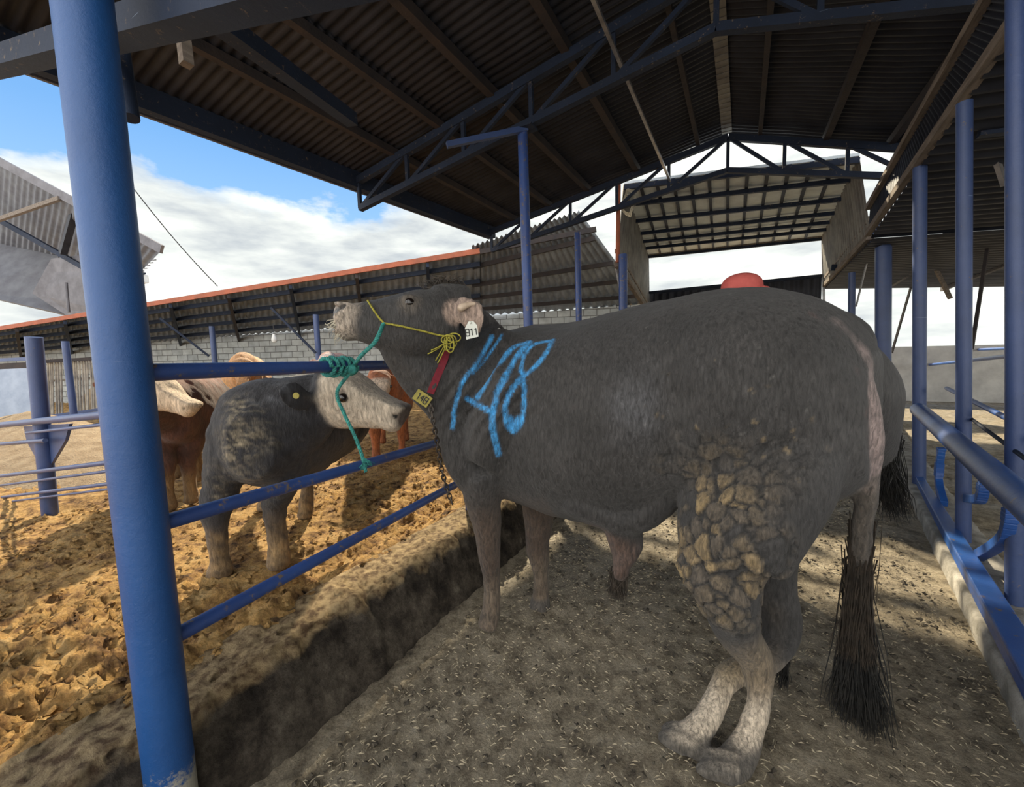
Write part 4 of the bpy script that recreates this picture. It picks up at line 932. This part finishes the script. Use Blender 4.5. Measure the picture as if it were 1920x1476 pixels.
strands('belly_hair', 'hair_brown', bull, (P(1148, 1072, 1.71), P(1172, 1078, 1.71)), (P(1146, 1112, 1.71), P(1170, 1120, 1.71)), 260, .016, .010, 8, .006)
strands('chin_hair', 'cream_cable', bull, (H0+T*(HL-.02)-Uh*.07+W*.03, H0+T*(HL+.015)+W*.03), (H0+T*(HL+.015)-Uh*.115+W*.04, H0+T*(HL+.05)-Uh*.02+W*.04), 34, .012, .010, 9, .004)
strands('poll_hair', 'hair_brown', bull, (H0+T*.09+Uh*.115, H0-T*.06+Uh*.12), (H0+T*.12+Uh*.150, H0-T*.05+Uh*.165), 260, .03, .018, 10, .012)
strands('hock_hair', 'hair_dark', bull, (P(1466, 1230, 1.56), P(1478, 1225, 1.58)), (P(1462, 1290, 1.56), P(1474, 1285, 1.57)), 60, .012, .008, 11, .006)
# neck strap, plate, tags, halter, chain
def surf(x, y, off=.004):
    h = bvh.ray_cast(Vector(CP), Vector(ray(x, y)).normalized())
    if h[0] is None: return P(x, y, 1.8)
    return A(*h[0])+A(*h[1])*off
def ribbon(name, pts, wd, th, m, parent=None, wdir=None):
    mb = MB(); 
    for i in range(len(pts)-1):
        mb.bar(pts[i], pts[i+1]+unit(pts[i+1]-pts[i])*.004, wd, th, up=unit(CP-pts[i]))
    return mb.build(name, m, parent, False, .001)
sp_ = [surf(838, 655), surf(833, 672), surf(826, 692), surf(818, 712), surf(808, 735)]
strap = ribbon('neck_strap', sp_, .030, .004, 'red_strap'); tag(strap, 'dark red webbing strap hanging down the bull neck', 'strap')
yc = lerp(surf(800, 744), P(795, 748, 1.62), .2); rt_ = unit(Rv*.75-Uv*.65); dn_ = unit(np.cross(rt_, Fv))
nc = P(792, 747, max(1.3, float((surf(800, 744)-CP)@Fv)-.02)); 
mb = MB(); mb.box(nc, .072, .050, .005, X=unit(Rv*.82-Uv*.57+Fv*.1), Y=unit(Rv*.57+Uv*.82), Z=Fv)
ntag = mb.build('neck_tag', 'tag_yellow', bevel=.002); tag(ntag, 'yellow number plate at the lower end of the red strap', 'tag')
def glyphs(text, c, X, Yv, h, m, parent, t=.0016, gap=.25):
    segs = {'8': [(0, 0, 1, 0), (0, .5, 1, .5), (0, 1, 1, 1), (0, 0, 0, 1), (1, 0, 1, 1)], '1': [(.6, 0, .6, 1), (.2, .8, .6, 1)], '4': [(0, .4, 1, .4), (0, .4, .6, 1), (.7, 0, .7, 1)]}
    X = unit(X); Yv = unit(Yv); wd = h*.5; tot = len(text)*wd+(len(text)-1)*wd*gap; mb = MB(); Z = np.cross(X, Yv)
    for i, ch in enumerate(text):
        o_ = c-X*tot/2+X*i*wd*(1+gap)-Yv*h/2
        for a, b, e, f in segs[ch]: mb.bar(o_+X*a*wd+Yv*b*h, o_+X*e*wd+Yv*f*h, t*2.2, .0012, up=Z)
    return mb.build('number', m, parent)
glyphs('148', nc-Fv*.0036, Rv*.82-Uv*.57+Fv*.1, Rv*.57+Uv*.82, .028, 'tag_ink', ntag, .0018)
# ear tag
tc_ = P(884, 619, 1.60); Xt = unit(Rv+Uv*.12); Yt = unit(Uv-Rv*.12-0*Fv)
mb = MB(); w2, h2 = .024, .034; vs = [tc_+Xt*a+Yt*b for a, b in [(-w2, -h2), (w2, -h2+.006), (w2, h2*.45), (w2*.45, h2), (-w2*.3, h2), (-w2, h2*.3)]]
vs2 = [v+Fv*.003 for v in vs]; mb.add(vs+vs2, [(0, 1, 2, 3, 4, 5), (11, 10, 9, 8, 7, 6)]+[(i, i+6, (i+1) % 6+6, (i+1) % 6) for i in range(6)])
et = mb.build('ear_tag', 'tag_white'); tag(et, 'white ear tag reading 811 on the bull ear', 'tag')
glyphs('811', tc_-Fv*.002-Yt*.008, Xt, Yt, .026, 'tag_ink', et, .0016)
ball('stud', tc_+Yt*.028-Fv*.001, .005, 'tag_white', et, 2)
# yellow halter
def rope(pts, r, name, m, parent=None, twist=True, strandn=3, pitch=.035):
    pts = [A(*p) for p in pts]; mb = MB(); n = max(8, int(sum(np.linalg.norm(pts[i+1]-pts[i]) for i in range(len(pts)-1))/.006)); 
    sacc = np.concatenate([[0], np.cumsum([np.linalg.norm(pts[i+1]-pts[i]) for i in range(len(pts)-1)])]); tot = sacc[-1]
    q = [A(*[np.interp(t, sacc, [p[k] for p in pts]) for k in range(3)]) for t in np.linspace(0, tot, n)]
    if not twist: mb.tube(q, r, 8); return mb.build(name, m, parent, True)
    d = [unit(q[min(i+1, n-1)]-q[max(i-1, 0)]) for i in range(n)]; a = unit(np.cross(d[0], A(.3, .2, 1))); fr = []
    for i in range(n): a = unit(a-d[i]*(a@d[i])); fr.append((a, np.cross(d[i], a)))
    for k in range(strandn):
        c_ = [q[i]+r*.52*(cos(2*pi*(i/(n-1)*tot/pitch+k/strandn))*fr[i][0]+sin(2*pi*(i/(n-1)*tot/pitch+k/strandn))*fr[i][1]) for i in range(n)]
        mb.tube(c_, r*.56, 6)
    return mb.build(name, m, parent, True)
hl = empty('halter', surf(722, 606), 'yellow twine halter around the bull muzzle and cheek', 'halter')
rope(crom([surf(690, 566, .006), surf(700, 580, .006), surf(712, 596, .006), surf(722, 606, .008)], 4), .0045, 'nose_band', 'yellow_rope', hl, pitch=.02)
rope(crom([surf(722, 606, .008), surf(750, 611, .006), surf(790, 620, .006), surf(822, 628, .006), surf(838, 630, .006)], 4), .0045, 'cheek_band', 'yellow_rope', hl, pitch=.02)
kn = surf(838, 634, .015); rr_ = unit(Rv); uu_ = unit(Uv)
for k, (dx, dy, sx, sy) in enumerate([(10, 8, 20, 24), (-4, 12, 12, 30), (20, -6, 26, 16), (8, 20, 14, 30), (-2, 2, 22, 16)]):
    s_ = 1.7/FPX; lp = [kn-Fv*(.008+.004*k)+rr_*s_*(dx*.5+sx*.5*cos(t))-uu_*s_*(dy*.5+sy*.5*sin(t))+Fv*.006*sin(2*t) for t in np.linspace(0, 2*pi, 26)]
    rope(lp, .0028, 'bow_loop', 'yellow_rope', hl, False)
for (x, y) in [(808, 655), (802, 662), (820, 682), (817, 678)]:
    rope(crom([kn-Fv*.01, lerp(kn, surf(x, y, .02), .5), surf(x, y, .006)], 4), .0026, 'loose_end', 'yellow_rope', hl, False)
# green rope: knot on the top rail, up to the halter and a hanging end
gr_ = empty('tie_rope', fa(640, 688), 'green twisted rope knotted on the top rail and tied to the halter', 'rope')
railp = lambda x: lerp(fa(262, 699), PX(1000, 676, -1.95), 0)+0
ra_, rb_ = fa(262, 699), PX(1000, 676, -1.95)
def on_rail(x):
    # point of the rail whose image column is x
    lo_, hi_ = 0.0, 1.0
    for _ in range(30):
        m_ = (lo_+hi_)/2; p = lerp(ra_, rb_, m_)-CP; xx = CX+FPX*(p@Rv)/(p@Fv)
        if xx < x: lo_ = m_
        else: hi_ = m_
    return lerp(ra_, rb_, lo_)
k0__ = on_rail(634); rd_ = unit(rb_-ra_); side = unit(np.cross(rd_, up))
if side@(CP-k0__) < 0: side = -side
s0 = surf(722, 607, .012)
rope(crom([s0, P(704, 640, 1.60), P(680, 664, 1.68), k0__+side*.035+rd_*.05+A(0, 0, .0), k0__+side*.04+rd_*.02-A(0, 0, .012)], 8), .0085, 'lead', 'green_rope', gr_)
for k in range(5):
    cc__ = k0__+rd_*(-.075+.034*k); rr2 = .036+.004*(k % 2)
    rope([cc__+side*rr2*cos(t)+up*rr2*sin(t)+rd_*.018*(t/(2*pi)) for t in np.linspace(0, 2*pi, 22)], .0085, 'coil', 'green_rope', gr_)
ball('knot', k0__+side*.040+rd_*.035-A(0, 0, .015), .026, 'green_rope', gr_, 3, (1, .8, .9))
rope(crom([k0__+side*.045+rd_*.03-A(0, 0, .02), P(632, 735, 1.86), P(645, 775, 1.85), P(664, 815, 1.84), P(678, 852, 1.84), P(686, 885, 1.84)], 6), .0082, 'hanging_end', 'green_rope', gr_)
strands('frayed_end', 'green_rope', gr_, (P(682, 858, 1.84), P(686, 872, 1.84)), (P(676, 882, 1.84), P(698, 870, 1.84)), 40, .006, .008, 12, .004)
# chain down the bull's chest
chp = crom([surf(808, 752, .012), P(812, 790, 1.76), P(820, 830, 1.80), P(826, 870, 1.84), P(836, 910, 1.88), P(848, 945, 1.90)], 14)
ch = empty('chain', chp[0], 'dark iron chain hanging from the red strap in front of the chest', 'chain')
sacc = np.concatenate([[0], np.cumsum([np.linalg.norm(chp[i+1]-chp[i]) for i in range(len(chp)-1)])]); nl = int(sacc[-1]/.024)
for k in range(nl):
    c = A(*[np.interp((k+.5)*.024, sacc, [p[j] for p in chp]) for j in range(3)]); c2 = A(*[np.interp((k+.9)*.024, sacc, [p[j] for p in chp]) for j in range(3)]); d = unit(c2-c); a = unit(np.cross(d, A(.5, .6, .1)))
    if k % 2: a = np.cross(d, a)
    MB().tube([c+d*.0175*cos(t)+a*.0085*sin(t) for t in np.linspace(0, 2*pi, 13)], .0034, 6, False).build('link', 'chain_metal', ch, True)

# ---------------- cattle in the pen
def steer(name, label, cat, spn, H, feet, headp, colf, seed, voxel=.016, width=.30, group=None, ear=None, origin=None, kf=1.0):
    """spn: rear->chest ground points; feet: (pos, kind, side); headp: neck base, poll, muzzle"""
    KF = kf; root = empty(name, origin if origin is not None else A(spn[len(spn)//2][0], spn[len(spn)//2][1], PENZ), label, cat, group)
    b = Body(); s3 = crom([A(x, y, 0) for x, y in spn], 6); ac = np.concatenate([[0], np.cumsum([np.linalg.norm(s3[i+1]-s3[i]) for i in range(len(s3)-1)])]); ac /= ac[-1]
    def q(s):
        c = A(*[np.interp(s, ac, [v[k] for v in s3]) for k in range(3)]); d = unit(A(*[np.interp(min(s+.05, 1), ac, [v[k] for v in s3]) for k in range(3)])-A(*[np.interp(max(s-.05, 0), ac, [v[k] for v in s3]) for k in range(3)])); return c, d, A(-d[1], d[0], 0)
    z0 = PENZ
    rg = []
    for s_, zt, zb, hw in [(0, .82, .56, .35), (.06, .95, .50, .75), (.18, 1.0, .46, .95), (.4, .98, .42, 1.05), (.6, .97, .40, 1.05), (.78, .98, .42, .92), (.9, .95, .46, .72), (1.0, .82, .52, .35)]:
        c, d, l = q(s_); zt = z0+H*zt; zb = z0+H*zb; zc = (zt+zb)/2; rg.append((A(c[0], c[1], zc), l, up, width*hw, zt-zc, zc-zb, 2.2))
    b.loft(rg, 32, 4)
    for f, kind, side in feet:
        f = A(*f); s_ = .14 if kind == 'h' else .82; c, d, l = q(s_)
        if kind == 'h':
            b.limb([(A(c[0], c[1], z0+H*.78)+l*side*width*.5, .16, .14), (A(*(c+d*.08)[:2], z0+H*.6)+l*side*width*.62, .15, .12), (lerp(A(c[0], c[1], z0+H*.45)+l*side*width*.6, f+up*H*.45, .5)+d*.05, .10, .08), (f+up*H*.34-d*.07, .062, .055), (f+up*H*.20-d*.03, .045), (f+up*.10, .048), (f+up*.04+d*.02, .058)], 16)
        else:
            b.limb([(A(c[0], c[1], z0+H*.72)+l*side*width*.5, .13), (lerp(A(c[0], c[1], z0+H*.5)+l*side*width*.55, f+up*H*.5, .5), .115, .10), (f+up*H*.34, .075), (f+up*H*.27, .062), (f+up*H*.16, .046), (f+up*.09, .052), (f+up*.03+d*.02, .062)], 16)
    nb, pol, muz = [A(*v) for v in headp]; T = unit(muz-pol); W_ = unit(np.cross(T, up)); 
    if W_@(CP-pol) < 0: W_ = -W_
    U_ = unit(np.cross(W_, T)); U_ = U_ if U_[2] > 0 else -U_
    c, d, l = q(.82)
    b.limb([(A(c[0], c[1], z0+H*.72), .22, .25), (nb, .17, .22), (lerp(nb, pol, .6)-up*.03, .12, .16), (pol-U_*.08, .09, .11)], 20)
    hl_ = np.linalg.norm(muz-pol); k = hl_/.5*KF
    b.loft([(pol+T*t_*hl_, W_, U_, hw*k, a_*k, b_*k, 2.3) for t_, a_, b_, hw in [(-.06, .03, .12, .07), (.04, .055, .17, .11), (.2, .055, .20, .125), (.38, .045, .20, .115), (.6, .02, .165, .085), (.8, .005, .135, .07), (.93, .0, .13, .072), (1.0, -.01, .115, .06), (1.03, -.03, .08, .03)]], 28)
    for sgn in (1, -1):
        eb = pol+T*.03-U_*(.10 if ear is not None else .05)*k+W_*sgn*.10*k
        if ear is not None and sgn == 1: tip = A(*ear)
        else: tip = eb+W_*sgn*.17-T*.05-up*.03
        m_ = lerp(eb, tip, .5); wd_ = .078 if ear is not None and sgn == 1 else .05
        b.loft([(eb, up, T, .03, .02, .02), (lerp(eb, tip, .3), up, T, wd_*.85, .018, .018), (m_, up, T, wd_, .016, .016), (lerp(eb, tip, .8), up, T, wd_*.75, .015, .015), (tip, up, T, .02, .012, .012)], 16)
    m = b.bake('body', voxel, 5); c_ = getco(m); n_ = getno(m)
    c_ += n_*(.014*n3(c_, 5, seed)+.004*n3(c_, 22, seed+1))[:, None]
    eye = pol+T*.40*hl_-U_*.035*k+W_*.108*k; nos = muz+W_*.055*k-U_*.045*k-T*.02
    dnn = np.linalg.norm(c_-nos, axis=1); c_ -= W_[None]*(.012*sstep(dnn, .02, .006))[:, None]
    setco(m, c_); cl = colf(c_, dict(T=T, U=U_, W=W_, pol=pol, muz=muz, nb=nb, k=k, hl=hl_, H=H)); cl = blend(cl, sstep(dnn, .018, .010), A(.01, .01, .01)); setcol(m, cl)
    link('body', m, 'cattle_hide', root); ball('eye', eye, .021*k, 'eye', root, 2)
    return root
def face(c, h, start=.18, slant=0.0):
    t = (c-h['pol'])@h['T']/h['hl']+slant*np.clip((c-h['pol'])@h['U']+.10, -.3, 0); r = np.linalg.norm(c-h['pol']-np.outer((c-h['pol'])@h['T'], h['T']), axis=1)
    return sstep(t+.05*n3(c, 8, 2), start-.08, start+.06)*(r < .28*h['k']), t
def col_grey(c, h):
    n = n3(c, 6, 5); cl = np.repeat(A(.024, .024, .028)[None], len(c), 0)*(1+.5*n)[:, None]
    # straw and dung crust on the shoulder facing the camera
    cr = sstep(polydist(c, [P(395, 790, 2.0), P(400, 900, 2.0), P(400, 980, 2.0)])+.16*n3(c, 4, 8), .30, .02); cl = blend(cl, (cr*(.25+1.1*n3(c, 42, 4))).clip(0, .9), A(.36, .30, .20)); cl = blend(cl, sstep(n3(c, 7, 19), .1, .7)*sstep(c[:, 2], 1.0, 1.25)*.6, A(.12, .125, .14))  # after the crust, a blue-grey sheen painted along the shoulder tops
    cl = blend(cl, sstep(c[:, 2]+.06*n, .58, .30)*(.55+.5*n3(c, 18, 4)).clip(0, 1), A(.34, .22, .10))
    f, t = face(c, h, .12, 1.5); cl = blend(cl, f*.95, A(.55, .47, .37)*(1)); 
    cl = blend(cl, sstep(np.linalg.norm(c-(h['pol']+h['T']*.36*h['hl']-h['U']*.03+h['W']*.112), axis=1), .055, .03)*.8, A(.08, .06, .05))
    cl = blend(cl, sstep(np.linalg.norm(c-h['muz']+h['U']*.05, axis=1), .085, .05)*.9, A(.10, .07, .06)); return cl
def col_brown(c, h):
    n = n3(c, 6, 5); cl = np.repeat(A(.075, .035, .025)[None], len(c), 0)*(1+.5*n)[:, None]
    cl = blend(cl, sstep(c[:, 2]+.05*n, PENZ+h['H']*.82, PENZ+h['H']*.95)*.8, A(.26, .08, .04))
    cl = blend(cl, sstep(c[:, 2]+.04*n, .55, .38)*.75, A(.22, .14, .06))
    f, t = face(c, h, .02); cl = blend(cl, f*.95, A(.62, .48, .34)); return cl
def col_red(c, h):
    n = n3(c, 6, 5); cl = np.repeat(A(.36, .12, .045)[None], len(c), 0)*(1+.4*n)[:, None]
    f, t = face(c, h, .3); cl = blend(cl, f*.9, A(.6, .5, .4)); return cl
def col_gold(c, h):
    n = n3(c, 6, 9); cl = np.repeat(A(.50, .26, .10)[None], len(c), 0)*(1+.4*n)[:, None]; return cl
def col_roan(c, h):
    n = n3(c, 6, 9); cl = np.repeat(A(.45, .24, .17)[None], len(c), 0)*(1+.3*n)[:, None]
    cl = blend(cl, sstep(n3(c, 3, 44), .1, .3)*.8, A(.55, .48, .42)); return cl
# grey steer standing towards the fence with its pale head turned right
steer('steer', 'shaggy dark grey steer with a pale face turned to the right in the pen', 'cattle',
      [P(640, 760, 3.3)[:2], P(580, 760, 2.9)[:2], P(520, 760, 2.5)[:2], P(462, 760, 2.12)[:2]], 1.12,
      [(G(415, 1083, PENZ), 'f', -1), (G(525, 1066, PENZ), 'f', 1), (G(575, 975, PENZ), 'h', 1), (G(500, 960, PENZ), 'h', -1)],
      (P(560, 775, 2.35), P(615, 705, 2.36), P(762, 762, 2.30)), col_grey, 3, .012, .33, ear=P(522, 738, 2.05), kf=1.28)
b_ = P(556, 742, 2.07); o = MB().tube([b_, b_-Fv*.006], [.016, .016], 14).build('ear_button', 'tag_yellow', smooth=True); tag(o, 'round yellow button tag in the black ear of the grey steer', 'tag')
# brown steer behind the near post
steer('steer', 'dark brown steer with a white face looking out behind the near blue post', 'cattle',
      [P(375, 760, 4.6)[:2], P(360, 760, 4.1)[:2], P(340, 760, 3.7)[:2], P(322, 760, 3.3)[:2]], 1.15,
      [(G(318, 958, PENZ), 'f', -1), (G(360, 945, PENZ), 'f', 1), (G(372, 905, PENZ), 'h', 1), (G(330, 900, PENZ), 'h', -1)],
      (P(262, 745, 3.1), P(262, 700, 2.85), P(368, 757, 2.80)), col_brown, 13, .018, .30)
# resting backs behind
bgc = [
       ('golden straw coloured steer whose back shows over the top rail', 'gold', [(470, 7.0), (462, 5.6)], (520, 700, 5.6), (560, 735, 5.4), 1.33, col_gold),
       ('roan steer with a pale reddish back behind the green knot', 'roan', [(640, 8.6), (622, 7.2)], (690, 695, 6.2), (712, 735, 6.0), 1.36, col_roan),
       ('red steer standing between the grey steer and the bull throat', 'red2', [(738, 6.2), (722, 4.8)], (745, 715, 4.6), (790, 760, 4.5), 1.12, col_red)]
for i, (lab, nm, sp2, nb_, mz_, Hh, cf) in enumerate(bgc):
    a = P(sp2[0][0], 740, sp2[0][1]); b2 = P(sp2[1][0], 740, sp2[1][1]); d = unit((b2-a)*A(1, 1, 0)); a2_ = b2-d*1.35; l = A(-d[1], d[0], 0)
    pts = [(a2_+d*1.35*t)[:2] for t in (0, .33, .66, 1)]
    nbp = b2+d*.15; nbp[2] = PENZ+Hh*.85; po = nbp+d*.25+up*.10; mu = po+unit(d-.8*up)*.46
    ft = [((b2-d*.22+l*.15)*A(1, 1, 0)+up*PENZ, 'f', 1), ((b2-d*.15-l*.15)*A(1, 1, 0)+up*PENZ, 'f', -1), ((a2_+d*.2+l*.16)*A(1, 1, 0)+up*PENZ, 'h', 1), ((a2_+d*.28-l*.16)*A(1, 1, 0)+up*PENZ, 'h', -1)]
    steer('steer', lab, 'cattle', pts, Hh, ft, (nbp, po, mu), cf, 20+i, .022, .30)

# ---------------- person behind the bull: only the red cap shows over its back
pc = P(1391, 545, 2.45); g0 = A(pc[0], pc[1], 0)
per = empty('person', g0, 'person in a red cap standing behind the bull back', 'person')
PB = Body(); fw = unit(A(.9, -.35, 0)); sdv = A(-fw[1], fw[0], 0); top_ = float(P(1391, 517, 2.45)[2]); K = top_/1.78
def q_(s, f, z): return g0+sdv*s*K+fw*f*K+up*z*K
for s_ in (-1, 1):
    PB.limb([(q_(s_*.10, 0, .92), .10), (q_(s_*.10, .01, .70), .085), (q_(s_*.10, .02, .48), .06), (q_(s_*.10, 0, .30), .055), (q_(s_*.11, -.01, .09), .04)])
    PB.limb([(q_(s_*.11, -.03, .05), .045, .04), (q_(s_*.115, .13, .035), .04, .03)])
    PB.limb([(q_(s_*.17, 0, 1.42), .06), (q_(s_*.24, .02, 1.20), .05), (q_(s_*.25, .08, .98), .038), (q_(s_*.24, .14, .86), .032), (q_(s_*.24, .16, .78), .034, .02)])
    for j in range(4): PB.limb([(q_(s_*(.215+.016*j), .165, .77), .009), (q_(s_*(.215+.016*j), .185, .715-.004*abs(j-1.5)), .009), (q_(s_*(.215+.016*j), .172, .69), .0085)], 8, 3)
    PB.limb([(q_(s_*.205, .16, .80), .011), (q_(s_*.185, .185, .76), .010), (q_(s_*.182, .195, .735), .009)], 8, 3)
PB.loft([(q_(0, 0, .88), sdv, fw, .155, .11, .12), (q_(0, 0, 1.05), sdv, fw, .15, .10, .11), (q_(0, 0, 1.25), sdv, fw, .175, .115, .11), (q_(0, 0, 1.40), sdv, fw, .185, .10, .10), (q_(0, 0, 1.47), sdv, fw, .11, .07, .07), (q_(0, .01, 1.52), sdv, fw, .055, .055, .055), (q_(0, .015, 1.56), sdv, fw, .055, .06, .06)], 24)
PB.loft([(q_(0, .03, 1.54), sdv, fw, .05, .06, .05), (q_(0, .025, 1.59), sdv, fw, .066, .085, .07), (q_(0, .015, 1.66), sdv, fw, .076, .09, .09), (q_(0, .0, 1.73), sdv, fw, .07, .08, .09), (q_(0, -.005, 1.765), sdv, fw, .04, .05, .05)], 24)
PB.limb([(q_(0, .10, 1.655), .010), (q_(0, .122, 1.625), .013)], 8, 3)
for s_ in (-1, 1): PB.limb([(q_(s_*.076, 0, 1.67), .012), (q_(s_*.08, -.008, 1.63), .010)], 8, 3)
m = PB.bake('body', .010, 3); c_ = getco(m); cl = np.repeat(A(.05, .07, .12)[None], len(c_), 0); zz = c_[:, 2]/K
cl = blend(cl, ((zz > 1.5) | ((zz < .84) & (zz > .66) & (np.abs((c_-g0)@sdv) > .17*K))).astype(float), A(.42, .25, .17)); cl = blend(cl, (zz < .10).astype(float), A(.03, .025, .02)); setcol(m, cl); link('body', m, 'cattle_hide', per)
for s_ in (-1, 1): ball('eye', q_(s_*.032, .092, 1.665), .010, 'eye', per, 2)
mb = MB(); capc = q_(0, -.002, 1.70); rr3 = [(0, .086, .098), (.03, .089, .10), (.06, .082, .092), (.085, .06, .07), (.10, .03, .035), (.104, .005, .005)]
Bc = Body(); Bc.loft([(capc+up*(z_*K-.01), sdv, fw, a_*K*1.12, b__*K*1.12, b__*K*1.12) for z_, a_, b__ in rr3], 28, 3)
Bc.loft([(capc+fw*(.07+.05*t)*K-up*.004*t, sdv, up, .07*K*(1-.25*t), .006, .006) for t in (0, .7, 1.4)], 16, 3)
m = Bc.bake('cap', .007, 2); link('cap', m, 'red_cap', per)

GR = {'steer': 'cattle standing in the pen', 'fence_rail': 'blue tube rails of the pen fence', 'rack_rail': 'blue rails of the left rack', 'steel_post': 'blue posts carrying the roofs', 'barrier_post': 'blue posts behind the right barrier', 'brace': 'braces and rods under the roofs', 'timber_rail': 'timber rails along the far side walls', 'feed_yoke': 'curved yoke arms of the right barrier', 'barrier_rail': 'rails of the right feed barrier', 'stall_rail': 'rails across the right stalls', 'roof_beam': 'beams under the near roof', 'side_roof': 'sheets of the side roof', 'lean_to_roof': 'sheets of the long lean-to roof', 'trough_rail': 'rails before the blue panel'}
for o in bpy.data.objects:
    if o.parent is None and 'label' in o:
        b = o.name.split('.')[0]
        if b in GR: o['group'] = GR[b]
clean_meta()
